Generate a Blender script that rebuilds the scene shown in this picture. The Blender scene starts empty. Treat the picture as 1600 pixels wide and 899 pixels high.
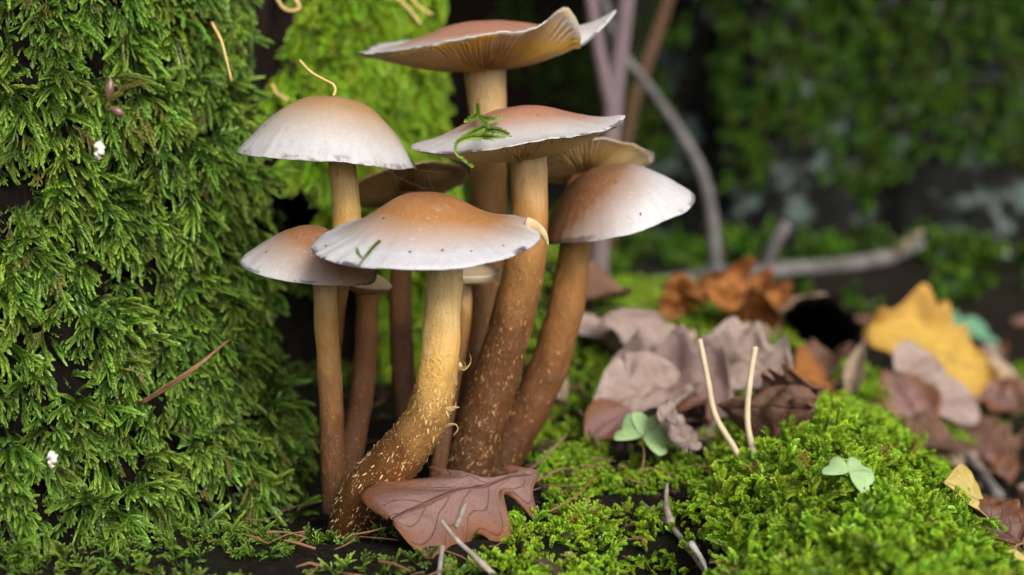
import bpy, math, random
import numpy as np
from mathutils import Vector, Matrix, noise as mnoise

random.seed(7)
RNG = np.random.default_rng(11)
R = math.radians
SC = bpy.context.scene

# ------------------------------------------------------------------ camera
H_CAM, PITCH, LENS = 0.100, 5.14, 50.0
F = 1600 * LENS / 36.0                       # focal length in photograph pixels
cam_d = bpy.data.cameras.new('camera')
cam = bpy.data.objects.new('camera', cam_d)
SC.collection.objects.link(cam)
cam.location = (0, 0, H_CAM)
cam.rotation_euler = (R(90 - PITCH), 0, 0)
cam_d.lens = LENS
cam_d.sensor_width = 36
cam_d.clip_start, cam_d.clip_end = 0.01, 500
cam_d.dof.use_dof = True
cam_d.dof.focus_distance = 0.375
cam_d.dof.aperture_fstop = 9.5
SC.camera = cam

# ------------------------------------------------------------------ sky and sun
SUN_ELEV, SUN_AZ = 31.0, 24.0    # azimuth measured from behind the camera towards its right
world = bpy.data.worlds.new('World')
SC.world = world
world.use_nodes = True
wn, wl = world.node_tree.nodes, world.node_tree.links
wn.clear()
sky = wn.new('ShaderNodeTexSky'); sky.sky_type = 'NISHITA'; sky.sun_disc = False
sky.sun_elevation = R(SUN_ELEV); sky.sun_rotation = R(180 - SUN_AZ)
sky.dust_density = 4.0; sky.air_density = 1.0; sky.ozone_density = 0.6
hs = wn.new('ShaderNodeHueSaturation'); hs.inputs['Saturation'].default_value = 0.28
bg = wn.new('ShaderNodeBackground'); bg.inputs['Strength'].default_value = 0.10
wo = wn.new('ShaderNodeOutputWorld')
wl.new(sky.outputs[0], hs.inputs['Color']); wl.new(hs.outputs[0], bg.inputs['Color']); wl.new(bg.outputs[0], wo.inputs['Surface'])
sl = bpy.data.lights.new('sun', 'SUN'); sl.energy = 1.5; sl.angle = R(24); sl.color = (1.0, 0.965, 0.91)
sun = bpy.data.objects.new('sun', sl); SC.collection.objects.link(sun)
sd = Vector((math.cos(R(SUN_ELEV)) * math.sin(R(SUN_AZ)), -math.cos(R(SUN_ELEV)) * math.cos(R(SUN_AZ)), math.sin(R(SUN_ELEV))))
sun.rotation_euler = sd.to_track_quat('Z', 'Y').to_euler()
SC.view_settings.view_transform = 'Standard'
SC.view_settings.look = 'None'
SC.view_settings.gamma = 1.0
SC.view_settings.exposure = 0.85
SC.view_settings.use_curve_mapping = False
SC.render.engine = 'CYCLES'
SC.cycles.use_denoising = True
SC.cycles.max_bounces = 6
SC.cycles.diffuse_bounces = 3
SC.cycles.glossy_bounces = 2
SC.cycles.transmission_bounces = 4

# ------------------------------------------------------------------ helpers
def ss(a, b, x):
    t = np.clip((np.asarray(x, float) - a) / (b - a), 0, 1)
    return t * t * (3 - 2 * t)

_cp, _sp = math.cos(R(PITCH)), math.sin(R(PITCH))
def P(px, py, d):
    """world point at world depth y = d on the ray of photograph pixel (px, py)"""
    r, u = (px - 800) / F, (449.5 - py) / F
    fy, fz = _cp + u * _sp, -_sp + u * _cp
    s = d / fy
    return Vector((r * s, d, H_CAM + fz * s))

def MPP(d): return d / F          # metres per photograph pixel at depth d

def tag(o, label=None, cat=None, group=None, kind=None):
    if label: o['label'] = label
    if cat: o['category'] = cat
    if group: o['group'] = group
    if kind: o['kind'] = kind
    return o

def link(o, parent=None):
    SC.collection.objects.link(o)
    if parent is not None:
        o.parent = parent
        o.matrix_parent_inverse = Matrix.Translation(-parent.location) if False else Matrix.Identity(4)
    return o

def empty(name, loc, label, cat, group=None):
    o = bpy.data.objects.new(name, None)
    o.empty_display_size = 0.01
    o.location = loc
    SC.collection.objects.link(o)
    return tag(o, label, cat, group)

def mesh_obj(name, verts, faces, mat, parent=None, smooth=True, attrs=None, uvs=None, face_mats=None):
    """mesh whose vertices are given in world space; a parent at a location shifts them"""
    v = np.asarray(verts, dtype=np.float64).reshape(-1, 3)
    if parent is not None and parent.type == 'EMPTY':
        v = v - np.array(parent.location)
    elif parent is not None:
        off = Vector((0, 0, 0)); p = parent
        while p is not None:
            off += p.location; p = p.parent
        v = v - np.array(off)
    origin = np.zeros(3)
    if parent is None:
        origin = np.array([(v[:, 0].min() + v[:, 0].max()) / 2, (v[:, 1].min() + v[:, 1].max()) / 2, v[:, 2].min()])
        v = v - origin
    me = bpy.data.meshes.new(name)
    me.from_pydata(v.tolist(), [], [tuple(int(i) for i in f) for f in faces])
    if attrs:
        for k, a in attrs.items():
            at = me.attributes.new(k, 'FLOAT', 'POINT')
            at.data.foreach_set('value', np.asarray(a, dtype=np.float32))
    if uvs is not None:
        uvl = me.uv_layers.new(name='uv')
        idx = np.empty(len(me.loops), dtype=np.int32); me.loops.foreach_get('vertex_index', idx)
        uvl.data.foreach_set('uv', np.asarray(uvs, dtype=np.float32)[idx].ravel())
    for m in (mat if isinstance(mat, (list, tuple)) else [mat]):
        me.materials.append(m)
    if face_mats is not None:
        me.polygons.foreach_set('material_index', np.asarray(face_mats, dtype=np.int32))
    if smooth:
        me.polygons.foreach_set('use_smooth', np.ones(len(me.polygons), dtype=bool))
    me.update()
    o = bpy.data.objects.new(name, me)
    o.location = origin
    return link(o, parent)

def cr(ctrl, n):
    """Catmull-Rom through control rows, n samples, roughly uniform in index"""
    c = np.asarray(ctrl, float)
    c = np.vstack([2 * c[0] - c[1], c, 2 * c[-1] - c[-2]])
    m = len(c) - 3
    t = np.linspace(0, m - 1e-9, n)
    i = t.astype(int); f = (t - i)[:, None]
    p0, p1, p2, p3 = c[i], c[i + 1], c[i + 2], c[i + 3]
    return 0.5 * ((2 * p1) + (-p0 + p2) * f + (2 * p0 - 5 * p1 + 4 * p2 - p3) * f ** 2 + (-p0 + 3 * p1 - 3 * p2 + p3) * f ** 3)

def prof(ctrl, x):
    """smooth 1-D interpolation of (x, y) control rows"""
    s = cr(ctrl, 400)
    return np.interp(x, s[:, 0], s[:, 1])

def nz(x, y, z, s=1.0, seed=0.0):
    x, y, z = np.broadcast_arrays(np.asarray(x, float), np.asarray(y, float), np.asarray(z, float))
    out = np.empty(x.shape)
    fo, fx, fy, fz = out.ravel(), x.ravel() * s, y.ravel() * s, z.ravel() * s
    nn = mnoise.noise
    for k in range(fo.size):
        fo[k] = nn((fx[k] + seed, fy[k] - seed * 0.7, fz[k] + seed * 1.3))
    return fo.reshape(x.shape)

def tube(path, rad, sides=12, rough=0.0, rs=60.0, cap=True, flat=1.0):
    """tapered tube along rows of points; returns verts, faces, (t, angle) per vertex"""
    p = np.asarray(path, float); n = len(p)
    rad = np.asarray(rad, float)
    tan = np.gradient(p, axis=0); tan /= np.linalg.norm(tan, axis=1)[:, None] + 1e-12
    ref = np.array([0.0, -1.0, 0.0])
    if abs(tan[0] @ ref) > 0.9: ref = np.array([1.0, 0, 0])
    u = np.cross(tan[0], ref); u /= np.linalg.norm(u)
    V, uv = [], []
    for i in range(n):
        u = u - tan[i] * (u @ tan[i]); u /= np.linalg.norm(u)
        w = np.cross(tan[i], u)
        for k in range(sides):
            a = 2 * math.pi * k / sides
            dirv = math.cos(a) * u + math.sin(a) * w * flat
            rr = rad[i]
            if rough:
                q = p[i] + dirv * rad[i]
                rr *= 1 + rough * mnoise.noise(tuple(q * rs))
            V.append(p[i] + dirv * rr); uv.append((k / sides, i / (n - 1)))
    Fc = []
    for i in range(n - 1):
        for k in range(sides):
            a, b = i * sides + k, i * sides + (k + 1) % sides
            Fc.append((a, b, b + sides, a + sides))
    if cap:
        V.append(p[0]); uv.append((0, 0)); c0 = len(V) - 1
        V.append(p[-1]); uv.append((0, 1)); c1 = len(V) - 1
        for k in range(sides):
            Fc.append((c0, (k + 1) % sides, k))
            Fc.append((c1, (n - 1) * sides + k, (n - 1) * sides + (k + 1) % sides))
    return np.array(V), Fc, np.array(uv)

class MB:
    def __init__(self): self.v, self.f, self.a = [], [], []; self.n = 0
    def add(self, v, f, a=None):
        v = np.asarray(v, float).reshape(-1, 3)
        self.v.append(v); self.f += [tuple(int(i) + self.n for i in q) for q in f]
        self.a.append(np.zeros(len(v)) if a is None else np.asarray(a, float)); self.n += len(v)
    def verts(self): return np.vstack(self.v)
    def attr(self): return np.concatenate(self.a)

# ------------------------------------------------------------------ materials
def srgb(r, g, b):
    f = lambda c: (c / 255) / 12.92 if c / 255 <= 0.04045 else ((c / 255 + 0.055) / 1.055) ** 2.4
    return (f(r), f(g), f(b), 1)

class NT:
    def __init__(self, name):
        self.m = bpy.data.materials.new(name); self.m.use_nodes = True
        self.n, self.l = self.m.node_tree.nodes, self.m.node_tree.links
        self.n.clear()
        self.out = self.n.new('ShaderNodeOutputMaterial')
        self.b = self.n.new('ShaderNodeBsdfPrincipled')
        self.l.new(self.b.outputs[0], self.out.inputs[0])
    def node(self, t, **kw):
        n = self.n.new(t)
        for k, v in kw.items(): setattr(n, k, v)
        return n
    def put(self, sock, v):
        if isinstance(v, bpy.types.NodeSocket): self.l.new(v, sock)
        else: sock.default_value = v
    def noise(self, scale, detail=3.0, vec=None, rough=0.5, dist=0.0):
        n = self.node('ShaderNodeTexNoise'); n.inputs['Scale'].default_value = scale
        n.inputs['Detail'].default_value = detail; n.inputs['Roughness'].default_value = rough; n.inputs['Distortion'].default_value = dist
        if vec is not None: self.l.new(vec, n.inputs['Vector'])
        return n.outputs['Fac']
    def voro(self, scale, vec=None, feature='F1'):
        n = self.node('ShaderNodeTexVoronoi', feature=feature); n.inputs['Scale'].default_value = scale
        if vec is not None: self.l.new(vec, n.inputs['Vector'])
        return n
    def attr(self, name, typ='GEOMETRY'):
        n = self.node('ShaderNodeAttribute', attribute_name=name, attribute_type=typ); return n.outputs['Fac']
    def ramp(self, fac, stops, interp='LINEAR'):
        n = self.node('ShaderNodeValToRGB'); e = n.color_ramp; e.interpolation = interp
        while len(e.elements) < len(stops): e.elements.new(0.5)
        for el, (p, c) in zip(e.elements, stops):
            el.position = p; el.color = c if len(c) == 4 else (*c, 1)
        self.put(n.inputs[0], fac); return n.outputs[0]
    def step(self, fac, a, b):
        n = self.node('ShaderNodeMapRange', interpolation_type='SMOOTHSTEP'); n.inputs[1].default_value = a; n.inputs[2].default_value = b
        self.put(n.inputs[0], fac); return n.outputs[0]
    def mix(self, fac, a, b, mode='MIX'):
        n = self.node('ShaderNodeMix', data_type='RGBA', blend_type=mode)
        self.put(n.inputs[0], fac); self.put(n.inputs[6], a); self.put(n.inputs[7], b); return n.outputs[2]
    def math(self, op, a, b=0.0):
        n = self.node('ShaderNodeMath', operation=op); self.put(n.inputs[0], a); self.put(n.inputs[1], b); return n.outputs[0]
    def map(self, vec, scale):
        n = self.node('ShaderNodeMapping'); n.inputs['Scale'].default_value = scale; self.l.new(vec, n.inputs['Vector']); return n.outputs[0]
    def pos(self): return self.node('ShaderNodeNewGeometry').outputs['Position']
    def obj(self): return self.node('ShaderNodeTexCoord').outputs['Object']
    def uv(self): return self.node('ShaderNodeUVMap', uv_map='uv').outputs[0]
    def bump(self, h, strength=0.3, dist=0.001):
        n = self.node('ShaderNodeBump'); n.inputs['Strength'].default_value = strength; n.inputs['Distance'].default_value = dist
        self.put(n.inputs['Height'], h); self.l.new(n.outputs[0], self.b.inputs['Normal'])
    def fin(self, col, rough=0.6, spec=0.4, sss=0.0, sss_r=(0.003, 0.002, 0.001)):
        self.put(self.b.inputs['Base Color'], col); self.put(self.b.inputs['Roughness'], rough)
        self.b.inputs['Specular IOR Level'].default_value = spec
        if sss:
            self.b.inputs['Subsurface Weight'].default_value = sss
            self.b.inputs['Subsurface Radius'].default_value = sss_r
            self.b.inputs['Subsurface Scale'].default_value = 1.0
        return self.m
    def translucent(self, col, fac):
        t = self.node('ShaderNodeBsdfTranslucent'); self.put(t.inputs[0], col)
        mx = self.node('ShaderNodeMixShader'); mx.inputs[0].default_value = fac
        self.l.new(self.b.outputs[0], mx.inputs[1]); self.l.new(t.outputs[0], mx.inputs[2]); self.l.new(mx.outputs[0], self.out.inputs[0])

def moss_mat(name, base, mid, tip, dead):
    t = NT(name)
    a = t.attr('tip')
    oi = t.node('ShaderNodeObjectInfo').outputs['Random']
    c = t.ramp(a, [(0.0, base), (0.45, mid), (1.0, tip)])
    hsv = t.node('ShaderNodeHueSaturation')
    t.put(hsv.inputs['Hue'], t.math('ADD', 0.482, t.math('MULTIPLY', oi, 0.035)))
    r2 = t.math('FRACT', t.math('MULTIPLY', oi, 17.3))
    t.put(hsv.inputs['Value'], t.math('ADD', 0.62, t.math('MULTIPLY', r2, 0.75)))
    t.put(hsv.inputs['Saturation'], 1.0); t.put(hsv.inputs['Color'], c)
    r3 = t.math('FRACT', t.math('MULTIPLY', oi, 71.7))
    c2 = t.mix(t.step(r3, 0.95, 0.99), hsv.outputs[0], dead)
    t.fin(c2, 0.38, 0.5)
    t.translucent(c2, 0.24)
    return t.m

M = {}
M['moss'] = moss_mat('moss_green', (0.006, 0.010, 0.002), (0.055, 0.120, 0.008), (0.360, 0.560, 0.085), (0.22, 0.20, 0.05, 1))  # dark shoot bases: older growth, plus shade between shoots put into the colour
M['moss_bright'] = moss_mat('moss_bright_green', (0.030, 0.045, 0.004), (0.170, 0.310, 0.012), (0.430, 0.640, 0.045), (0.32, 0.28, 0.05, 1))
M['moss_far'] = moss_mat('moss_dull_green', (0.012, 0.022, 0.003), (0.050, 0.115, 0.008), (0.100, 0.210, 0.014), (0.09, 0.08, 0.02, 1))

def bark_mat(name, c1, c2, lichen=None, scale=60.0, moss=None):
    t = NT(name); o = t.pos()
    st = t.map(o, (1, 1, 0.25))
    n1 = t.noise(scale, 6, st, 0.65)
    n2 = t.noise(scale * 0.25, 3, o)
    c = t.ramp(n1, [(0.3, c1), (0.7, c2)])
    if lichen:
        c = t.mix(t.step(t.noise(lichen[1], 5, o, 0.6), 0.52, 0.62), c, lichen[0])
    if moss:
        c = t.mix(t.step(n2, 0.45, 0.6), c, moss)
    t.bump(n1, 0.8, 0.004)
    return t.fin(c, 0.95, 0.04)

M['bark_dark'] = bark_mat('dark_wet_bark', (0.003, 0.0025, 0.002), (0.022, 0.015, 0.012), None, 110)
M['bark_shade_rot'] = bark_mat('shade_rot_black_wood', (0.002, 0.0018, 0.0015), (0.009, 0.007, 0.006), None, 110)  # near-black stands in for shade in cleft and moss gaps; rotten inside the log
M['bark_lichen'] = bark_mat('grey_lichen_bark', (0.003, 0.003, 0.003), (0.016, 0.016, 0.014), ((0.080, 0.105, 0.090, 1), 26.0), 26)
M['bark_red'] = bark_mat('red_brown_soil', (0.012, 0.006, 0.004), (0.07, 0.035, 0.025), None, 20)

def soil():
    t = NT('forest_soil'); o = t.pos()
    n1 = t.noise(420, 7, o, 0.75); n2 = t.noise(22, 4, o)
    c = t.ramp(n1, [(0.36, (0.003, 0.0022, 0.0015)), (0.56, (0.020, 0.013, 0.008)), (0.68, (0.075, 0.048, 0.03))])
    c = t.mix(t.step(n2, 0.5, 0.7), c, (0.012, 0.02, 0.005, 1))
    t.bump(n1, 1.0, 0.003)
    return t.fin(c, 0.95, 0.15)
M['soil'] = soil()

def cap_mat(name, centre, mid, rim, edge_dark=0.6, reach=0.55, warp=0.25, gloss=0.50, sat=1.0):
    """cap skin: coloured disc fading to a silky pale margin, fibrils, specks, broken dark veil line at the edge"""
    t = NT(name); o = t.obj()
    r = t.attr('rad'); a = t.attr('ang'); rc = t.attr('crad')
    big = t.noise(40, 3, o)
    rr = t.math('ADD', rc, t.math('MULTIPLY', t.math('SUBTRACT', big, 0.5), warp))
    c = t.ramp(rr, [(0.0, centre), (reach * 0.68, mid), (reach * 0.95, tuple(0.5 * m + 0.5 * q for m, q in zip(mid, rim))), (min(0.99, reach * 1.2), rim)])
    # silky radial fibrils
    comb = t.node('ShaderNodeCombineXYZ'); t.put(comb.inputs[0], t.math('MULTIPLY', a, 38.0)); t.put(comb.inputs[1], t.math('MULTIPLY', r, 5.0))
    fib = t.noise(1.6, 5, comb.outputs[0], 0.7)
    c = t.mix(t.math('MULTIPLY', t.step(fib, 0.42, 0.70), 0.26), c, tuple(0.55 * q for q in rim) + (1,) if len(rim) == 3 else rim)
    mott = t.noise(900, 4, o, 0.7)
    c = t.mix(t.math('MULTIPLY', t.step(mott, 0.50, 0.70), 0.24), c, (0.30, 0.21, 0.14, 1))
    c = t.mix(t.math('MULTIPLY', t.step(t.noise(1100, 3, o, 0.6), 0.62, 0.74), 0.30), c, (0.80, 0.76, 0.70, 1))
    v = t.voro(135, o); v.voronoi_dimensions = '2D'
    sp = t.math('SUBTRACT', 1.0, t.step(t.math('ADD', v.outputs['Distance'], t.math('MULTIPLY', t.math('SUBTRACT', mott, 0.5), 0.16)), 0.020, 0.055))
    spc = t.node('ShaderNodeSeparateColor'); t.l.new(v.outputs['Color'], spc.inputs[0])
    sp = t.math('MULTIPLY', sp, t.step(spc.outputs[0], 0.76, 0.78))
    c = t.mix(sp, c, (0.02, 0.012, 0.01, 1))
    e = t.math('MULTIPLY', t.step(t.math('ADD', r, t.math('MULTIPLY', t.math('SUBTRACT', t.noise(90, 4, o), 0.5), 0.10)), 0.955, 0.985), t.step(t.noise(42, 5, o, 0.7), 0.50, 0.56))
    c = t.mix(t.math('MULTIPLY', e, edge_dark), c, (0.035, 0.022, 0.03, 1))
    t.bump(t.math('ADD', mott, t.math('MULTIPLY', fib, 0.7)), 0.22, 0.0006)
    return t.fin(c, gloss, 0.5, 0.12)

M['cap_a'] = cap_mat('cap_skin_orange', (0.22, 0.066, 0.020), (0.29, 0.122, 0.022), (0.47, 0.46, 0.475), 0.9, 0.80)
M['cap_b'] = cap_mat('cap_skin_pale', (0.28, 0.13, 0.035), (0.32, 0.19, 0.08), (0.43, 0.415, 0.415), 0.6, 0.80)
M['cap_c'] = cap_mat('cap_skin_rosy', (0.30, 0.095, 0.060), (0.34, 0.155, 0.085), (0.48, 0.455, 0.45), 0.8, 0.76, 0.2)
M['cap_d'] = cap_mat('cap_skin_brown', (0.17, 0.050, 0.013), (0.22, 0.095, 0.030), (0.44, 0.42, 0.415), 0.7, 0.80)
M['cap_f'] = cap_mat('cap_skin_half_brown', (0.13, 0.038, 0.010), (0.20, 0.085, 0.028), (0.46, 0.45, 0.46), 0.7, 0.62, 0.2)
M['cap_e'] = cap_mat('cap_skin_buff', (0.33, 0.20, 0.10), (0.36, 0.24, 0.13), (0.38, 0.29, 0.19), 0.3, 0.6)

def gill_mat(name, inner, outer, margin=(0.56, 0.50, 0.42), blotch=0.0):
    t = NT(name); r = t.attr('rad')
    n = t.noise(160, 3, t.obj())
    c = t.ramp(t.math('ADD', r, t.math('MULTIPLY', t.math('SUBTRACT', n, 0.5), 0.35)), [(0.1, inner), (0.66, outer), (0.93, tuple(0.6 * q + 0.4 * w for q, w in zip(outer, margin))), (1.0, margin)])
    if blotch: c = t.mix(t.math('MULTIPLY', t.step(t.noise(75, 2, t.obj()), 0.52, 0.60), blotch), c, (0.70, 0.42, 0.05, 1))
    t.fin(c, 0.6, 0.3, 0.15)
    return t.m
M['gill_yellow'] = gill_mat('gills_yellow', (0.33, 0.15, 0.04), (0.56, 0.36, 0.13), blotch=0.8)
M['gill_cream'] = gill_mat('gills_cream', (0.42, 0.23, 0.07), (0.64, 0.46, 0.20), blotch=0.25)
M['gill_brown'] = gill_mat('gills_brown', (0.30, 0.15, 0.045), (0.36, 0.20, 0.07), (0.36, 0.22, 0.09))

def stem_mat(name, top, mid, low, p1=0.3, p2=0.6, scaly=0.6):
    t = NT(name)
    tt = t.attr('t'); uv = t.uv()
    st = t.map(uv, (30, 9, 1)); f = t.noise(1.0, 5, st, 0.7)
    big = t.noise(2.0, 3, t.map(uv, (3, 5, 1)))
    q = t.math('ADD', tt, t.math('MULTIPLY', t.math('SUBTRACT', big, 0.5), 0.3))
    c = t.ramp(q, [(0.0, top), (p1, mid), (p2, low), (1.0, tuple(0.45 * x for x in low))])
    c = t.mix(t.math('MULTIPLY', t.step(f, 0.45, 0.7), 0.5), c, t.mix(0.5, c, (0.10, 0.04, 0.012, 1), 'MULTIPLY'))
    fl = t.noise(1.0, 4, t.map(uv, (26, 46, 1)), 0.65, 1.2)
    m = t.math('MULTIPLY', t.step(fl, 0.60, 0.70), t.math('MULTIPLY', t.step(tt, p1 * 0.8, p2), scaly))
    c = t.mix(m, c, (0.58, 0.42, 0.20, 1))
    t.bump(t.math('ADD', f, t.math('MULTIPLY', fl, 1.5)), 0.55, 0.0009)
    return t.fin(c, 0.55, 0.35, 0.1)
M['stem_a'] = stem_mat('stem_ochre', (0.84, 0.65, 0.36), (0.70, 0.41, 0.11), (0.15, 0.055, 0.012), 0.38, 0.66, 0.55)
M['stem_b'] = stem_mat('stem_cream', (0.80, 0.62, 0.36), (0.44, 0.21, 0.055), (0.13, 0.05, 0.015), 0.27, 0.55, 0.6)
M['stem_c'] = stem_mat('stem_brown', (0.36, 0.19, 0.07), (0.22, 0.095, 0.03), (0.12, 0.045, 0.014), 0.3, 0.6, 0.45)
M['stem_e'] = stem_mat('stem_leaning', (0.62, 0.38, 0.13), (0.32, 0.14, 0.036), (0.12, 0.045, 0.013), 0.3, 0.62, 0.45)
M['stem_d'] = stem_mat('stem_tawny', (0.70, 0.52, 0.27), (0.45, 0.24, 0.075), (0.13, 0.05, 0.014), 0.34, 0.7, 0.45)

def plain(name, c, rough=0.7, var=0.25, scale=80, spec=0.3, trans=0.0, sss=0.0):
    t = NT(name); n = t.noise(scale, 5, t.obj(), 0.65)
    col = t.ramp(n, [(0.3, tuple(q * (1 - var) for q in c)), (0.7, tuple(min(1, q * (1 + var)) for q in c))])
    t.bump(n, 0.3, 0.0008)
    t.fin(col, rough, spec, sss)
    if trans: t.translucent(col, trans)
    return t.m
M['flake'] = plain('stem_flake', (0.62, 0.42, 0.18), 0.6, 0.5, 700)
M['flake_brown'] = plain('stem_flake_tan', (0.36, 0.20, 0.075), 0.6, 0.55, 700)
M['needle'] = plain('dry_needle', (0.20, 0.105, 0.052), 0.5, 0.3, 300)
M['needle_yellow'] = plain('pale_needle', (0.60, 0.42, 0.16), 0.5, 0.2, 300)
M['twig'] = plain('grey_twig_bark', (0.26, 0.22, 0.18), 0.8, 0.55, 260)
M['twig_brown'] = plain('brown_twig_bark', (0.17, 0.11, 0.07), 0.8, 0.5, 200)
M['branch'] = plain('weathered_branch', (0.115, 0.105, 0.10), 0.9, 0.6, 45)
M['pink_stem'] = plain('pinkish_sapling_bark', (0.145, 0.105, 0.11), 0.8, 0.3, 30)
M['brown_stem'] = plain('brown_sapling_bark', (0.085, 0.045, 0.022), 0.8, 0.4, 30)
M['pale_stalk'] = plain('pale_stalk', (0.50, 0.40, 0.26), 0.55, 0.2, 120, 0.3, 0.0, 0.1)
M['flap'] = plain('torn_cap_margin', (0.50, 0.37, 0.20), 0.5, 0.3, 300)
M['clover'] = plain('clover_leaf', (0.36, 0.52, 0.24), 0.5, 0.2, 120, 0.4, 0.25)
M['clover_blue'] = plain('clover_leaf_bluish', (0.16, 0.34, 0.20), 0.5, 0.2, 60, 0.4, 0.2)
M['clover_stalk'] = plain('clover_stalk', (0.30, 0.18, 0.08), 0.6, 0.2)
M['seed'] = plain('brown_seed', (0.13, 0.07, 0.045), 0.35, 0.3, 300, 0.6)
M['fluff'] = plain('white_fluff', (0.70, 0.66, 0.58), 0.8, 0.2, 500)
M['chip'] = plain('wood_chip', (0.05, 0.028, 0.018), 0.8, 0.5, 300)
M['sporangium'] = plain('spore_capsule', (0.36, 0.14, 0.04), 0.4, 0.3, 600)
M['silk'] = plain('spider_silk', (0.75, 0.73, 0.70), 0.3, 0.05, 100, 0.6)

def leaf_mat(name, base, edge, vein, spots=(0.05, 0.03, 0.02), trans=0.15, gloss=0.5):
    t = NT(name); uv = t.uv(); o = t.obj()
    sep = t.node('ShaderNodeSeparateXYZ'); t.l.new(uv, sep.inputs[0])
    u, s = sep.outputs[0], t.math('ABSOLUTE', t.math('SUBTRACT', sep.outputs[1], 0.5))   # s: 0 at midrib .. 0.5 edge
    n1 = t.noise(70, 4, o, 0.6); n2 = t.noise(520, 6, o, 0.75)
    c = t.mix(t.step(t.math('ADD', s, t.math('MULTIPLY', t.math('SUBTRACT', n1, 0.5), 0.6)), 0.12, 0.5), base, edge)
    c = t.mix(t.math('MULTIPLY', t.step(n2, 0.5, 0.75), 0.4), c, t.mix(0.6, c, spots + (1,)))
    ph = t.math('FRACT', t.math('ADD', t.math('MULTIPLY', u, 7.0), t.math('MULTIPLY', s, -5.5)))
    side = t.math('SUBTRACT', 1.0, t.step(t.math('ABSOLUTE', t.math('SUBTRACT', ph, 0.5)), 0.02, 0.06))
    rib = t.math('SUBTRACT', 1.0, t.step(s, 0.008, 0.028))
    vv = t.math('MAXIMUM', rib, t.math('MULTIPLY', side, 0.6))
    c = t.mix(t.math('MULTIPLY', vv, 0.75), c, vein)
    t.bump(t.math('ADD', t.math('MULTIPLY', vv, 1.2), t.math('MULTIPLY', n2, 1.4)), 0.7, 0.0010)
    blot = t.noise(28, 3, o); c = t.mix(t.math('MULTIPLY', t.step(blot, 0.52, 0.68), 0.45), c, t.mix(0.7, c, edge, 'MULTIPLY'))
    t.fin(c, t.ramp(n1, [(0.3, (gloss,) * 3), (0.7, (gloss + 0.25,) * 3)]), 0.45)
    if trans: t.translucent(c, trans)
    return t.m
M['leaf_rosy'] = leaf_mat('leaf_rosy_brown', (0.26, 0.145, 0.125, 1), (0.23, 0.090, 0.035, 1), (0.12, 0.045, 0.03, 1), gloss=0.30)
M['leaf_grey'] = leaf_mat('leaf_greyish_brown', (0.35, 0.245, 0.21, 1), (0.42, 0.32, 0.28, 1), (0.17, 0.10, 0.07, 1))
M['leaf_mauve'] = leaf_mat('leaf_mauve_brown', (0.25, 0.155, 0.135, 1), (0.33, 0.235, 0.21, 1), (0.12, 0.065, 0.05, 1))
M['leaf_pale'] = leaf_mat('leaf_pale_tan', (0.46, 0.36, 0.25, 1), (0.42, 0.30, 0.20, 1), (0.26, 0.17, 0.10, 1))
M['leaf_dark'] = leaf_mat('leaf_dark_brown', (0.15, 0.075, 0.045, 1), (0.20, 0.10, 0.06, 1), (0.07, 0.035, 0.02, 1))
M['leaf_orange'] = leaf_mat('leaf_orange_brown', (0.36, 0.135, 0.022, 1), (0.25, 0.085, 0.018, 1), (0.14, 0.05, 0.015, 1))
M['leaf_yellow'] = leaf_mat('leaf_yellow', (0.55, 0.35, 0.055, 1), (0.50, 0.27, 0.05, 1), (0.35, 0.19, 0.05, 1))
M['leaf_cream'] = leaf_mat('leaf_pale_yellow', (0.62, 0.50, 0.16, 1), (0.58, 0.44, 0.12, 1), (0.45, 0.33, 0.1, 1))
M['leaf_shade_crown'] = plain('shade_crown_leaf', (0.035, 0.065, 0.012), 0.5, 0.4, 3, 0.4, 0.15)

# ------------------------------------------------------------------ terrain
def seg_d(x, y, a, b):
    ax, ay = a; bx, by = b
    t = np.clip(((x - ax) * (bx - ax) + (y - ay) * (by - ay)) / ((bx - ax) ** 2 + (by - ay) ** 2), 0, 1)
    return np.hypot(x - (ax + t * (bx - ax)), y - (ay + t * (by - ay))), t

def ridge(x, y):
    """height of the mossy mound on the right: a buried root running towards the viewer"""
    d1, t1 = seg_d(x, y, (0.116, 0.530), (0.092, 0.42))
    d2, t2 = seg_d(x, y, (0.092, 0.42), (0.078, 0.26))
    z1 = (0.001 + 0.013 * t1) - 0.045 * (d1 / 0.045) ** 2
    z2 = (0.015 - 0.009 * t2) - 0.050 * (d2 / 0.046) ** 2
    return np.maximum(z1, z2)

def hgt(x, y):
    x = np.asarray(x, float); y = np.asarray(y, float)
    h = -0.045 * ss(0.11, 0.20, x) * (1 - ss(0.85, 1.3, y))
    h = h + 0.020 * ss(0.55, 0.75, y) * (1 - ss(0.9, 1.1, y)) * (1 - ss(0.13, 0.24, x))
    h = h + 0.046 * np.exp(-((x - 0.022) ** 2 / 0.030 ** 2 + (y - 0.66) ** 2 / 0.06 ** 2))
    h = h + 0.026 * np.exp(-((x - 0.180) ** 2 / 0.032 ** 2 + (y - 0.66) ** 2 / 0.04 ** 2))
    h = h + 0.022 * np.exp(-((x - 0.290) ** 2 / 0.06 ** 2 + (y - 0.80) ** 2 / 0.03 ** 2))
    h = h - 0.010 * np.exp(-((x + 0.055) ** 2 / 0.03 ** 2 + (y - 0.42) ** 2 / 0.04 ** 2))
    h = h - 0.022 * np.exp(-((x - 0.037) ** 2 / 0.010 ** 2 + (y - 0.345) ** 2 / 0.035 ** 2))
    rg = ridge(x, y); k = 0.006
    h = np.where(rg > h - 0.05, k * np.logaddexp(h / k, rg / k), h)
    # bank and wooded slope far behind
    h = h + 0.55 * ss(1.9, 4.0, y) + 5.0 * ss(4.0, 30.0, y) + 0.12 * ss(1.5, 3.0, np.abs(x)) * ss(0.5, 2.0, y)
    return h

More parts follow.
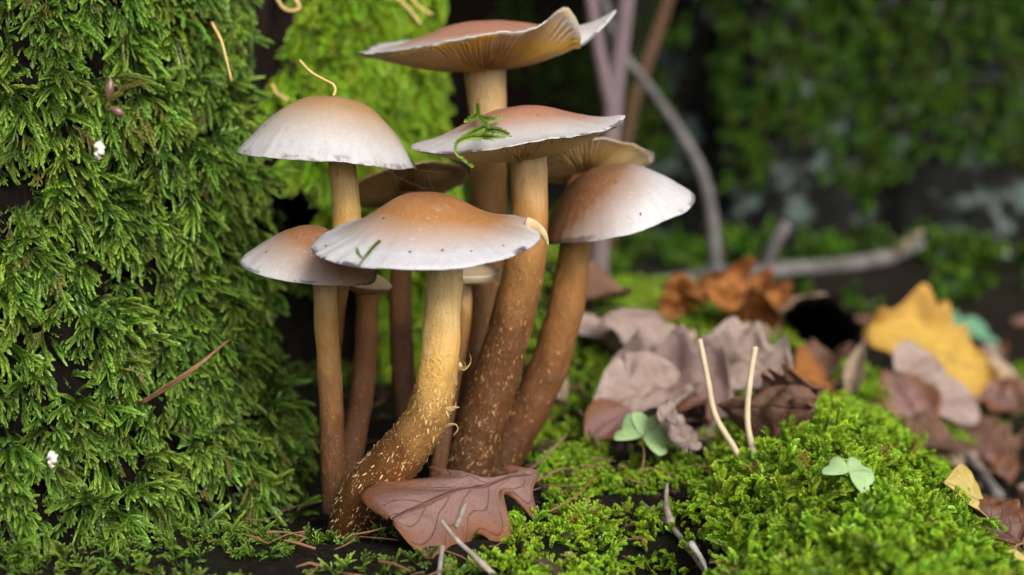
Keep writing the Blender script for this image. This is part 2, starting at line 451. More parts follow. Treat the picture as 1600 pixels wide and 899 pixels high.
def ground_mesh():
    def axis(lo, hi, c, n):
        u = np.linspace(-1, 1, n); s = np.sinh(u * 6.2) / np.sinh(6.2)
        return np.where(s < 0, c + s * (c - lo), c + s * (hi - c))
    xs, ys = axis(-40, 40, 0.06, 341), axis(-40, 60, 0.48, 341)
    X, Y = np.meshgrid(xs, ys)
    Z = hgt(X, Y)
    near = np.exp(-((X - 0.05) ** 2 + (Y - 0.5) ** 2) / 0.6)
    Z = Z + near * (0.0030 * nz(X, Y, 0, 60, 3.1) + 0.0016 * nz(X, Y, 0, 170, 9.4)) + (1 - near) * 0.05 * nz(X, Y, 0, 2.5, 5) * ss(1.2, 2.5, np.hypot(X, Y))
    n = len(xs)
    V = np.stack([X, Y, Z], -1).reshape(-1, 3)
    Fc = [(j * n + i, j * n + i + 1, (j + 1) * n + i + 1, (j + 1) * n + i) for j in range(n - 1) for i in range(n - 1)]
    o = mesh_obj('ground', V, Fc, M['soil'])
    return tag(o, 'dark forest soil under the moss and leaf litter', None, None, 'structure')
ground_mesh()

def G(px, py, lift=0.0):
    """ground point on the ray of pixel (px, py)"""
    lo = None
    for d in np.arange(0.25, 4.0, 0.004):
        p = P(px, py, d)
        if p.z <= float(hgt(p.x, p.y)) + lift: return p
    return P(px, py, 1.2)

# ------------------------------------------------------------------ moss shoots
def shoot(path, leaf, seed, ranks=4, step=0.33, spread=0.85):
    """feathery moss shoot: small folded leaves overlapping along a path; returns verts, faces, tip"""
    rg = random.Random(seed)
    p = np.asarray(path, float)
    seg = np.linalg.norm(np.diff(p, axis=0), axis=1); L = seg.sum()
    cum = np.concatenate([[0], np.cumsum(seg)])
    n = max(4, int(L / (leaf * step)))
    V, Fc, A = [], [], []
    for i in range(n):
        s = (i + 0.5) / n * L
        q = np.array([np.interp(s, cum, p[:, k]) for k in range(3)])
        q2 = np.array([np.interp(min(L, s + 0.03 * L), cum, p[:, k]) for k in range(3)]); q1 = np.array([np.interp(max(0, s - 0.03 * L), cum, p[:, k]) for k in range(3)])
        t = q2 - q1; t /= np.linalg.norm(t) + 1e-12
        u = np.cross(t, (0, 1, 0.01)); u /= np.linalg.norm(u) + 1e-12
        w = np.cross(t, u)
        f = s / L
        sz = leaf * (0.72 + 0.36 * math.sin(math.pi * min(1, f * 0.95 + 0.08)) ** 0.7) * rg.uniform(0.8, 1.15)
        for k in ((0, 2) if ranks == 2 else ((0, 2) if i % 2 else (1, 3, 0, 2))):
            a = k * math.pi / 2 + rg.uniform(-0.35, 0.35)
            sd_ = math.cos(a) * u + math.sin(a) * w * 0.75
            op = spread * rg.uniform(0.75, 1.2) * (1 - 0.40 * f ** 4)
            d = t * math.cos(op) + sd_ * math.sin(op)
            nrm = np.cross(d, np.cross(sd_, t)); nn_ = np.linalg.norm(nrm)
            lat = np.cross(t, sd_); lat /= np.linalg.norm(lat) + 1e-12
            up = np.cross(lat, d)
            b = len(V)
            hw = sz * 0.33
            V += [q, q + d * sz * 0.42 + lat * hw + up * sz * 0.10, q + d * sz * 0.42 - lat * hw + up * sz * 0.10, q + d * sz + t * sz * 0.12]
            Fc += [(b, b + 1, b + 3), (b, b + 3, b + 2)]
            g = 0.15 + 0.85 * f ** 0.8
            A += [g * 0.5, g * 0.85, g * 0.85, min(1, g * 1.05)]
    return np.array(V), Fc, np.array(A)

def bent(L, bend, n=14, side=0.0, p0=(0, 0, 0), d0=(0, 0, 1)):
    """path starting along d0, bending towards +X by 'bend' radians"""
    pts = [np.array(p0, float)]; d = np.array(d0, float); d /= np.linalg.norm(d)
    for i in range(n):
        ax = np.array([math.sin(bend / n), side / n, 0])
        d = d + ax; d /= np.linalg.norm(d)
        pts.append(pts[-1] + d * L / n)
    return np.array(pts)

def proto_coll(name, specs, mat):
    """specs: list of dicts (L, bend, branches, leaf); prototypes live only in this collection, grown as one moss mass"""
    col = bpy.data.collections.new(name)
    for i, s in enumerate(specs):
        mb = MB(); rg = random.Random(100 + i)
        main = bent(s['L'], s['bend'], side=rg.uniform(-0.5, 0.5))
        mb.add(*shoot(main, s['leaf'], i * 31 + 1, spread=s.get('spread', 0.85)))
        for k in range(s['br']):
            f = 0.18 + 0.62 * (k + rg.random()) / max(1, s['br'])
            j = int(f * (len(main) - 1)); base = main[j]; t = main[min(j + 1, len(main) - 1)] - main[max(j - 1, 0)]; t /= np.linalg.norm(t)
            sgn = 1 if k % 2 else -1
            d = t * 0.75 + np.array([0, sgn * rg.uniform(0.5, 0.95), 0]) + np.array([rg.uniform(-0.25, 0.25), 0, rg.uniform(-0.1, 0.2)])
            bp = bent(s['L'] * (1 - f * 0.6) * rg.uniform(0.35, 0.6), s['bend'] * 0.6, 9, sgn * -0.2, base, d)
            v, fc, a = shoot(bp, s['leaf'] * 0.85, i * 57 + k * 7 + 3, spread=s.get('spread', 0.85))
            mb.add(v, fc, np.clip(0.25 + 0.75 * a, 0, 1))
        for k in range(s.get('caps', 0)):
            pth = bent(s['L'] * rg.uniform(0.8, 1.2), rg.uniform(-0.4, 0.4), 8, rg.uniform(-0.3, 0.3), main[4], (rg.uniform(-0.3, 0.3), rg.uniform(-0.4, 0.4), 1))
            v, fc, _ = tube(pth, [0.00006] * 7 + [0.00022, 0.00012], 4); mb.add(v, fc, np.full(len(v), 0.05))
        me = bpy.data.meshes.new(name)
        me.from_pydata(mb.verts().tolist(), [], mb.f)
        at = me.attributes.new('tip', 'FLOAT', 'POINT'); at.data.foreach_set('value', mb.attr().astype(np.float32))
        me.materials.append(mat); me.update()
        col.objects.link(bpy.data.objects.new(name, me))
    return col

mm = 0.001
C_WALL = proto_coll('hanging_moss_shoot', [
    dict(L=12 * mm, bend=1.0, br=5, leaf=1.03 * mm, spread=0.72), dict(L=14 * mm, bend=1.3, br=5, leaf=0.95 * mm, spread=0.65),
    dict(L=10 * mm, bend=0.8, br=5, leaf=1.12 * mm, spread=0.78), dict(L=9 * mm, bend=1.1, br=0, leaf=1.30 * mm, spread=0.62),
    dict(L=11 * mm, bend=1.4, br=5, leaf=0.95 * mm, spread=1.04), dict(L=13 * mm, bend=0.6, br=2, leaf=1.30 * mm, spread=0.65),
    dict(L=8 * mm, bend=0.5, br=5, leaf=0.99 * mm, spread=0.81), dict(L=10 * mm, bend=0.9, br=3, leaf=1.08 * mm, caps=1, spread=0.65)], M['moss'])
C_BACK = proto_coll('back_moss_shoot', [
    dict(L=14 * mm, bend=1.2, br=5, leaf=1.3 * mm), dict(L=12 * mm, bend=1.0, br=3, leaf=1.5 * mm), dict(L=16 * mm, bend=1.3, br=6, leaf=1.4 * mm)], M['moss_bright'])
C_GROUND = proto_coll('cushion_moss_shoot', [
    dict(L=7 * mm, bend=0.7, br=4, leaf=1.1 * mm), dict(L=6 * mm, bend=0.4, br=3, leaf=1.2 * mm, spread=1.0),
    dict(L=8 * mm, bend=0.9, br=5, leaf=1.0 * mm), dict(L=5 * mm, bend=0.3, br=0, leaf=1.4 * mm, spread=1.1), dict(L=7 * mm, bend=1.1, br=4, leaf=1.1 * mm)], M['moss_bright'])
C_FAR = proto_coll('far_moss_shoot', [dict(L=14 * mm, bend=1.0, br=3, leaf=3.0 * mm), dict(L=12 * mm, bend=0.6, br=2, leaf=3.4 * mm)], M['moss_far'])

def scatter_group(coll):
    ng = bpy.data.node_groups.new('grow_' + coll.name, 'GeometryNodeTree')
    ng.interface.new_socket('Geometry', in_out='INPUT', socket_type='NodeSocketGeometry')
    ng.interface.new_socket('Geometry', in_out='OUTPUT', socket_type='NodeSocketGeometry')
    N, L = ng.nodes, ng.links
    gi, go = N.new('NodeGroupInput'), N.new('NodeGroupOutput')
    ci = N.new('GeometryNodeCollectionInfo'); ci.inputs['Collection'].default_value = coll
    ci.inputs['Separate Children'].default_value = True; ci.inputs['Reset Children'].default_value = True
    ip = N.new('GeometryNodeInstanceOnPoints'); ip.inputs['Pick Instance'].default_value = True
    def na(name, dt):
        a = N.new('GeometryNodeInputNamedAttribute'); a.data_type = dt; a.inputs['Name'].default_value = name
        return a.outputs[0]
    e = N.new('FunctionNodeEulerToRotation')
    L.new(gi.outputs[0], ip.inputs['Points']); L.new(ci.outputs[0], ip.inputs['Instance'])
    L.new(na('idx', 'INT'), ip.inputs['Instance Index'])
    L.new(na('rot', 'FLOAT_VECTOR'), e.inputs[0]); L.new(e.outputs[0], ip.inputs['Rotation'])
    L.new(na('scl', 'FLOAT'), ip.inputs['Scale'])
    L.new(ip.outputs[0], go.inputs[0])
    return ng
NG = {c.name: scatter_group(c) for c in (C_WALL, C_BACK, C_GROUND, C_FAR)}

def grow(name, pos, dirs, down, scl, coll, parent=None, label=None, cat=None):
    """moss as one uncountable mass: a point per shoot, shoots instanced on them"""
    pos, dirs = np.asarray(pos, float), np.asarray(dirs, float)
    z = dirs / np.linalg.norm(dirs, axis=1)[:, None]
    x = np.broadcast_to(np.asarray(down, float), z.shape) + RNG.normal(0, 0.35, z.shape)
    x = x - z * (x * z).sum(1)[:, None]; x /= np.linalg.norm(x, axis=1)[:, None] + 1e-9
    y = np.cross(z, x)
    eul = np.stack([np.arctan2(y[:, 2], z[:, 2]), np.arcsin(np.clip(-x[:, 2], -1, 1)), np.arctan2(x[:, 1], x[:, 0])], 1)
    off = np.zeros(3)
    if parent is not None:
        p = parent
        while p is not None: off += np.array(p.location); p = p.parent
    me = bpy.data.meshes.new(name); me.from_pydata((pos - off).tolist(), [], [])
    me.attributes.new('rot', 'FLOAT_VECTOR', 'POINT').data.foreach_set('vector', eul.astype(np.float32).ravel())
    me.attributes.new('scl', 'FLOAT', 'POINT').data.foreach_set('value', np.asarray(scl, np.float32))
    me.attributes.new('idx', 'INT', 'POINT').data.foreach_set('value', RNG.integers(0, len(coll.objects), len(pos)).astype(np.int32))
    me.materials.append(coll.objects[0].data.materials[0])
    o = bpy.data.objects.new(name, me); link(o, parent)
    md = o.modifiers.new('growth', 'NODES'); md.node_group = NG[coll.name]
    return tag(o, label, cat, None, 'stuff')

# ------------------------------------------------------------------ the mossy tree on the left
def column(name, cz, mat, parent, z0, z1, nth=150, nzr=120, rough=0.004, rs=45.0, ribs=None, dent=None, hollow_shade_mat=None):
    """cz(z) -> cx, cy, rx, ry.  Returns a function (theta, z) -> point"""
    def pt(th, z):
        cx, cy, rx, ry = cz(z)
        x, y = cx + rx * np.cos(th), cy + ry * np.sin(th)
        n = rough * (nz(x, y, z, rs, 2.0) + 0.5 * nz(x, y, z, rs * 2.7, 7.0))
        if ribs is not None: n = n + ribs(x, y, th, z)
        x = x + n * np.cos(th); y = y + n * np.sin(th)
        if dent is not None: y = y + dent(x, z)
        return np.stack([x, y, np.broadcast_to(z, x.shape)], -1)
    th = np.linspace(0, 2 * math.pi, nth, endpoint=False)
    u = np.linspace(0, 1, nzr); zz = z0 + (z1 - z0) * (0.45 * u + 0.55 * u ** 3)
    TH, ZZ = np.meshgrid(th, zz)
    V = pt(TH, ZZ).reshape(-1, 3)
    Fc = [(j * nth + i, j * nth + (i + 1) % nth, (j + 1) * nth + (i + 1) % nth, (j + 1) * nth + i) for j in range(nzr - 1) for i in range(nth)]
    fm = None
    if hollow_shade_mat is not None:                     # near-black faces paint the shade into the hollow
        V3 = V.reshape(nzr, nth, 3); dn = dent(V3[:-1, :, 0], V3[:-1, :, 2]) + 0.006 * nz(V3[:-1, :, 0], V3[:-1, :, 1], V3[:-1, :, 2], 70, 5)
        fm = (dn > 0.014).astype(int).ravel(); mat = [mat, hollow_shade_mat]
    mesh_obj(name, V, Fc, mat, parent, face_mats=fm)
    return pt

def col_sample(pt, n, th_lo, th_hi, z_lo, z_hi):
    th = RNG.uniform(th_lo, th_hi, n); z = RNG.uniform(z_lo, z_hi, n)
    p = pt(th, z); e = 1e-3
    a = pt(th + 0.02, z) - p; b = pt(th, z + 0.002) - p
    nrm = np.cross(a, b); nrm /= np.linalg.norm(nrm, axis=1)[:, None] + 1e-12
    return p, nrm, th, z

tree = empty('mossy_tree', (-0.25, 0.72, 0.0), 'old tree with two buttress roots thickly covered in green moss beside the mushrooms', 'tree')

def czA(z):
    edge = np.interp(z, [-0.1, -0.02, 0.0, 0.04, 0.15, 0.4, 1.2], [-0.045, -0.070, -0.076, -0.089, -0.101, -0.15, -0.25])
    rx = np.interp(z, [0, 0.2, 1.2], [0.125, 0.120, 0.06])
    cy = np.interp(z, [-0.1, 0.05, 0.16, 0.5, 1.2], [0.435, 0.455, 0.475, 0.58, 0.72])
    return edge - rx, cy, rx, np.interp(z, [-0.03, 0.015, 0.06, 0.2, 1.2], [0.150, 0.122, 0.106, 0.098, 0.06])
def clump(x, y, th, z): return 0.005 * nz(x, y, z, 38, 4.4) + 0.007 * nz(x, y, z, 16, 8.1)
ptA = column('buttress_root', czA, M['bark_shade_rot'], tree, -0.06, 1.2, ribs=clump)

def czB(z):
    cx = np.interp(z, [-0.1, 0.0, 0.16, 1.3], [-0.098, -0.102, -0.112, -0.2])
    rx = np.interp(z, [-0.1, 0.0, 0.16, 1.3], [0.090, 0.080, 0.074, 0.06])
    return cx, np.interp(z, [0, 0.2, 1.3], [0.625, 0.635, 0.75]), rx, rx * 1.02
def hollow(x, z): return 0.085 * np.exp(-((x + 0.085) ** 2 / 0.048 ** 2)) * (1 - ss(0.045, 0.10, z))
ptB = column('buttress_root', czB, M['bark_dark'], tree, -0.06, 1.3, ribs=lambda x, y, th, z: 0.006 * nz(x, y, z * 0.3, 55, 1.0), dent=hollow, hollow_shade_mat=M['bark_shade_rot'])
def czT(z): 
    r = np.interp(z, [0, 0.3, 3.0], [0.24, 0.20, 0.15])
    return np.full_like(z, -0.30), np.full_like(z, 0.84), r, r
ptT = column('trunk', czT, M['bark_shade_rot'], tree, -0.06, 3.2, 90, 90, 0.012, 12)

# moss on the front root: a short under-layer, then tufts whose shoots radiate and droop
def tufts(c, nc, gapc, per, spread_r, droop, out, jit, smin, smax):
    m = len(c); rep_ = RNG.integers(per[0], per[1], m)
    idx = np.repeat(np.arange(m), rep_); n_ = len(idx)
    rad_ = RNG.normal(0, 1, (n_, 3)); rad_ -= nc[idx] * (rad_ * nc[idx]).sum(1)[:, None]
    rad_ /= np.linalg.norm(rad_, axis=1)[:, None] + 1e-9
    q = c[idx] + rad_ * (spread_r * RNG.random(n_) ** 0.7)[:, None] + nc[idx] * RNG.uniform(-0.001, 0.003, n_)[:, None]
    dd_ = nc[idx] * out + rad_ * 0.75 + np.asarray(droop) + RNG.normal(0, jit, (n_, 3))
    sc_ = np.repeat(RNG.uniform(smin, smax, m), rep_) * RNG.uniform(0.75, 1.2, n_)
    return q, dd_, sc_
p, nrm, th, z = col_sample(ptA, 8000, -2.45, 0.62, -0.04, 0.185)
gap = nz(p[:, 0], p[:, 1], p[:, 2], 75, 12.0) + 0.6 * nz(p[:, 0], p[:, 1], p[:, 2], 30, 2.0)
k = gap > -0.75
p, nrm, gap = p[k], nrm[k], gap[k]
d = nrm * 0.5 + np.array([0.05, 0, -0.5]) + RNG.normal(0, 0.4, p.shape)
PA, DA, SA = [p], [d], [RNG.uniform(0.38, 0.66, len(p))]
p, nrm, th, z = col_sample(ptA, 1350, -2.45, 0.55, -0.04, 0.185)
gap = nz(p[:, 0], p[:, 1], p[:, 2], 60, 12.0) + 0.5 * nz(p[:, 0], p[:, 1], p[:, 2], 24, 2.0)
k = gap > -0.30
q, dd_, sc_ = tufts(p[k] + nrm[k] * (0.003 + 0.005 * np.clip(gap[k], 0, 1))[:, None], nrm[k], gap[k], (6, 12), 0.004, (0.06, 0, -0.75), 0.55, 0.30, 0.70, 1.25)
PA.append(q); DA.append(dd_); SA.append(sc_)
k = RNG.random(len(p)) < 0.16                     # long single strands hanging free
PA.append(p[k] + nrm[k] * 0.007); DA.append(nrm[k] * 0.35 + np.array([0.08, 0, -0.9]) + RNG.normal(0, 0.2, (k.sum(), 3))); SA.append(RNG.uniform(1.3, 1.8, k.sum()))
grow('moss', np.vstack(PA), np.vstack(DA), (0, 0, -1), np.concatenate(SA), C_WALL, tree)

# moss on the rear root: long brighter strands on its right side
p, nrm, th, z = col_sample(ptB, 12000, -2.2, 0.9, -0.01, 0.24)
edge = 0.012 * nz(p[:, 0], p[:, 1], p[:, 2], 40, 3.0)
bound = np.interp(p[:, 2], [0.0, 0.05, 0.085, 0.12, 0.17], [-0.052, -0.055, -0.078, -0.092, -0.082])
k = (p[:, 0] > bound + edge)
p, nrm = p[k], nrm[k]
d = nrm * 0.5 + np.array([0.05, -0.05, -0.8]) + RNG.normal(0, 0.22, p.shape)
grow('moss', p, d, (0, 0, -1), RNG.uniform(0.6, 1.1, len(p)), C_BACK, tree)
# sparse dull moss in the cleft between the roots
p, nrm, th, z = col_sample(ptB, 1500, -2.6, -1.0, 0.045, 0.2)
k = (nz(p[:, 0], p[:, 1], p[:, 2], 45, 21.0) > np.where((p[:, 2] > 0.115), 0.45, 0.0)) & (p[:, 0] < -0.075)
p, nrm = p[k], nrm[k]
grow('moss', p, nrm * 0.6 + np.array([0, 0, -0.6]) + RNG.normal(0, 0.3, p.shape), (0, 0, -1), RNG.uniform(0.5, 1.0, len(p)), C_WALL, tree)

# ------------------------------------------------------------------ moss on the ground
def ground_sample(n, x0, x1, y0, y1):
    x, y = RNG.uniform(x0, x1, n), RNG.uniform(y0, y1, n); e = 0.002
    z = hgt(x, y)
    nx, ny = -(hgt(x + e, y) - z) / e, -(hgt(x, y + e) - z) / e
    nn = np.stack([nx, ny, np.ones_like(nx)], 1); nn /= np.linalg.norm(nn, axis=1)[:, None]
    return np.stack([x, y, z], 1), nn

p, nrm = ground_sample(26000, -0.02, 0.20, 0.27, 0.60)
on = ridge(p[:, 0], p[:, 1]) > p[:, 2] - 0.012
cl = nz(p[:, 0], p[:, 1], 0 * p[:, 0], 85, 6.0) + 0.5 * nz(p[:, 0], p[:, 1], 0 * p[:, 0], 32, 1.0)
k = on & (cl > -0.42)
pm, nm, cm = p[k], nrm[k], cl[k]
d = nm * 0.75 + np.array([0, -0.12, 0.10]) + RNG.normal(0, 0.36, pm.shape)
kk = RNG.random(len(pm)) < 0.05
q, dd_, sc_ = tufts(pm[kk] + nm[kk] * 0.003, nm[kk], cm[kk], (6, 12), 0.003, (0, -0.15, -0.10), 0.55, 0.3, 0.75, 1.25)
grow('moss_mound', np.vstack([pm + nm * (0.004 * np.clip(cm, -0.3, 1))[:, None], q]), np.vstack([d, dd_]), (0.2, -0.5, -0.6), np.concatenate([np.clip(0.62 + 0.4 * cm, 0.4, 1.0), sc_]), C_GROUND, None,
     'bright green moss cushion over a buried root, a clover growing out of it', 'moss')

p, nrm = ground_sample(46000, -0.14, 0.34, 0.28, 0.95)
x, y = p[:, 0], p[:, 1]
cl = nz(x, y, 0 * x, 70, 16.0) + 0.7 * nz(x, y, 0 * x, 26, 41.0)
off = ridge(x, y) < p[:, 2] - 0.010
dark = (x < 0.012 - 0.1 * (y - 0.40)) & (y > 0.386 + 0.010 * nz(x, y, 0 * x, 120, 3)) & (y < 0.60)
litter = ss(0.02, 0.05, x) * ss(0.44, 0.48, y) * (1 - ss(0.62, 0.7, y))
low = ss(0.13, 0.17, x)
thr = -0.30 + 0.55 * litter + 0.60 * low + 0.02 * (x < -0.03)
thr = np.where(((x - 0.022) / 0.04) ** 2 + ((y - 0.64) / 0.08) ** 2 < 1, -0.5, thr)
thr = np.where(((x - 0.180) / 0.035) ** 2 + ((y - 0.65) / 0.05) ** 2 < 1, -0.6, thr)
thr = np.where(((x - 0.290) / 0.06) ** 2 + ((y - 0.80) / 0.035) ** 2 < 1, -0.6, thr)
k = off & ~dark & (cl > thr)
p, nrm, cl = p[k], nrm[k], cl[k]
d = nrm * 0.8 + np.array([0, -0.1, 0.1]) + RNG.normal(0, 0.38, p.shape)
sg = np.clip(0.7 + 0.4 * cl, 0.4, 1.1) * RNG.uniform(0.8, 1.15, len(p))
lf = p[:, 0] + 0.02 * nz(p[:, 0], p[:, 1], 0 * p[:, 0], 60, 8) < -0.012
grow('ground_moss', p[~lf], d[~lf], (0.1, -0.5, -0.5), sg[~lf], C_GROUND, None,
     'patchy bright green moss carpeting the soil between mushrooms and leaf litter', 'moss')
lf &= RNG.random(len(p)) < 0.7  # darker shoots put the root's shade into the moss colour
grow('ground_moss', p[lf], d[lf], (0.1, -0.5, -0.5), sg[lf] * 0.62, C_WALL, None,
     'straggly moss at the foot of the mossy root, coloured darker for the shade there', 'moss')

# ------------------------------------------------------------------ mushrooms
def make_cap(root, c):
    """c: l, r rim pixels; d depth; tilt (deg, towards viewer), top / under profiles in units of R, lobes [(deg, width, dz, dr)]"""
    pl, pr = P(*c['l'], c['d']), P(*c['r'], c['d'])
    Rr = (pr - pl).length / 2; cen = (pl + pr) / 2
    roll = math.atan2(pr.z - pl.z, pr.x - pl.x)
    nth, nt = 128, 30
    rt = np.linspace(0, 1, nt) ** 0.85
    under = c['under']
    ru = np.linspace(1, 0.06, 18)
    th = np.linspace(0, 2 * math.pi, nth, endpoint=False)
    dz, dr = np.zeros(nth), np.zeros(nth)
    for (a, w, z_, r_) in c.get('lobes', []):
        da = np.angle(np.exp(1j * (th - R(a))))
        g = np.exp(-(da / R(w)) ** 2); dz += z_ * g; dr += r_ * g
    sd_ = c.get('seed', 1)
    wob = np.array([0.55 * mnoise.noise((math.cos(a) * 1.7 + sd_ * 9, math.sin(a) * 1.7, sd_)) + 0.3 * mnoise.noise((math.cos(a) * 5 + sd_, math.sin(a) * 5, sd_ * 3)) for a in th])
    fine = np.array([mnoise.noise((math.cos(a) * 14 + sd_, math.sin(a) * 14, sd_ * 5)) for a in th])
    wa = c.get('wob', 0.05)
    Mx = Matrix.Translation(cen) @ Matrix.Rotation(-roll, 4, 'Y') @ Matrix.Rotation(R(c['tilt']), 4, 'X')
    M3 = np.array(Mx.to_3x3()); T = np.array(cen)
    def place(r, z, wgt):
        """rings of radius r, height z"""
        rr = r * (1 + (dr + 0.4 * wa * wob + 0.020 * fine) * wgt)
        zz = z + (dz + wa * wob + 0.014 * fine) * wgt ** 1.2
        loc = np.stack([rr * np.cos(th), rr * np.sin(th), zz], 1) * Rr
        return loc @ M3.T + T
    lip = 0.009
    def flesh(r): return float(min(prof(under, r) + 0.035, prof(c['top'], r) - 0.016 - 0.05 * (1 - r)))
    rows, rad = [], []
    for r in rt:
        w = max(0, r) ** 3
        rows.append(place(r, float(prof(c['top'], r)), w)); rad.append(r)
    rows.append(place(1.006, float(prof(c['top'], 1.0)) - lip, 1.0)); rad.append(1.0)
    nt_all = len(rows)
    for r in ru[1:]:
        rows.append(place(r * 0.985, flesh(r), r ** 3)); rad.append(r)
    V = np.vstack(rows)
    # give the skin gentle dimples
    for i in range(len(V)):
        V[i, 2] += 0.00022 * mnoise.noise((V[i, 0] * 160, V[i, 1] * 160, V[i, 2] * 160 + sd_)) + 0.0004 * mnoise.noise((V[i, 0] * 55, V[i, 1] * 55, sd_))
    n = len(rows)
    Fc, fm = [], []
    for j in range(n - 1):
        for i in range(nth):
            a, b = j * nth + i, j * nth + (i + 1) % nth
            Fc.append((a, a + nth, b + nth, b)); fm.append(0 if j < nt_all - 1 else 1)
    rada = np.repeat(rad, nth); anga = np.tile(th / (2 * math.pi), n)
    cap = mesh_obj('cap', V, Fc, [M[c['mat']], M[c['gill']]], root, attrs={'rad': rada, 'ang': anga, 'crad': np.hypot(rada * np.cos(anga * 2 * math.pi) - c.get('shift', (0, 0))[0], rada * np.sin(anga * 2 * math.pi) - c.get('shift', (0, 0))[1]) * c.get('cscale', 1.0)}, face_mats=fm)
    # gills: thin wedges hanging from the flesh, running from stalk to margin
    mb = MB(); ng = c.get('ngill', 128); rg = random.Random(sd_ * 5)
    samples = {}
    for g in range(ng):
        a = 2 * math.pi * g / ng + rg.uniform(-0.012, 0.012)
        start = 0.14 if g % 2 == 0 else (0.35 if g % 4 == 1 else 0.6)
        rs_ = np.linspace(start, 0.985, 11)
        zi = np.interp(a % (2 * math.pi), th, dz + wa * wob, period=2 * math.pi); ri = np.interp(a % (2 * math.pi), th, dr + 0.4 * wa * wob, period=2 * math.pi)
        vv, ra = [], []
        for r in rs_:
            w = r ** 3
            zu = flesh(r) + 0.001 + zi * w ** 1.2
            fade = min(1, (r - start) / 0.08) * 1.0
            dep = (0.010 + 0.036 * math.sin(math.pi * min(1, r * 0.95))) * fade
            r2 = r * 0.985 * (1 + ri * w)
            hw = 0.010 * min(1, r * 2.2)
            for s_ in (-1, 0, 1):
                an = a + s_ * hw / max(r2, 0.1)
                vv.append((r2 * math.cos(an), r2 * math.sin(an), zu if s_ else zu - dep)); ra.append(r)
        vv = np.array(vv) * Rr @ M3.T + T
        f = []
        for j in range(10):
            q = j * 3
            f += [(q, q + 1, q + 4, q + 3), (q + 1, q + 2, q + 5, q + 4)]
        mb.add(vv, f, ra)
    go = mesh_obj('gills', mb.verts(), mb.f, M[c['gill']], cap, smooth=False, attrs={'rad': mb.attr()})
    go['kind'] = 'stuff'
    return cen, Rr, M3

def make_stem(root, pts, mat, top_extra=0.0, scales=None, sides=40, n=90):
    ctrl = []
    for (px, py, w, d) in pts:
        q = P(px, py, d); ctrl.append((q.x, q.y, q.z, w * MPP(d) / 2))
    c = cr(ctrl, n)
    path, rad = c[:, :3], c[:, 3]
    V, Fc, uv = tube(path, rad, sides, 0.07, 170)
    tt = uv[:, 1]
    # rougher surface towards the base
    for i in range(len(V)):
        if i < n * sides:
            ax = path[min(n - 1, i // sides)]; dv = V[i] - ax; L = np.linalg.norm(dv) + 1e-9
            a = 0.00045 * max(0, tt[i] - 0.35) * mnoise.noise((V[i][0] * 900, V[i][1] * 900, V[i][2] * 420))
            V[i] = V[i] + dv / L * a
    st = mesh_obj('stem', V, Fc, M[mat], root, attrs={'t': tt}, uvs=uv)
    if scales:
        cnt, t0, t1, size, fmat = scales
        mb = MB(); rg = random.Random(cnt)
        tan = np.gradient(path, axis=0); tan /= np.linalg.norm(tan, axis=1)[:, None]
        for k in range(cnt):
            f = t0 + (t1 - t0) * rg.random() ** 0.8; j = f * (n - 1); i = int(j)
            q, t = path[i], tan[i]; r = rad[i]
            u = np.cross(t, (0, -1, 0)); u /= np.linalg.norm(u); w = np.cross(t, u)
            a = rg.uniform(0, 2 * math.pi); o = math.cos(a) * u + math.sin(a) * w; lat = np.cross(t, o)
            sz = size * rg.uniform(0.5, 1.3); wd = sz * rg.uniform(0.14, 0.5); up = rg.choice((-1, -1, 1))
            tw = rg.uniform(-0.5, 0.5); t2 = t * up + lat * tw
            b = q + o * r * 1.0
            rows = []
            for s_, (al, out, ww) in enumerate(((0, -0.06, 1.0), (0.45, 0.05, 0.9), (0.9, 0.18, 0.6), (1.15, 0.42, 0.12))):
                cpt = b + t2 * sz * al + o * sz * out * rg.uniform(0.6, 1.3)
                rows += [cpt - lat * wd * ww * 0.5, cpt + o * sz * 0.07, cpt + lat * wd * ww * 0.5]
            f_ = []
            for s_ in range(3):
                e = s_ * 3; f_ += [(e, e + 1, e + 4, e + 3), (e + 1, e + 2, e + 5, e + 4)]
            mb.add(rows, f_)
        so = mesh_obj('scales', mb.verts(), mb.f, M[fmat], st)
        so['kind'] = 'stuff'
    return st, path, rad

def ribbon(name, pts, w, mat, parent, thick=0.25):
    c = cr(pts, 22)
    rad = np.interp(np.linspace(0, 1, 22), [0, 0.25, 0.8, 1], [w, w * 0.8, w * 0.4, w * 0.08])
    V, Fc, _ = tube(c, rad, 8, 0, 1, True, thick)
    return mesh_obj(name, V, Fc, M[mat], parent)

UNDER_FLAT = [(0, -0.02), (0.2, -0.02), (0.6, -0.02), (0.9, -0.01), (1, -0.02)]
GROUP = 'mushrooms in the clump at the foot of the mossy tree'
def mushroom(label, cap, stem, smat, scales=None):
    b = stem[-1]; q = P(b[0], b[1], b[3])
    root = empty('mushroom', q, label, 'mushroom', GROUP)
    make_cap(root, cap)
    s = make_stem(root, stem, smat, scales=scales)
    return root, s

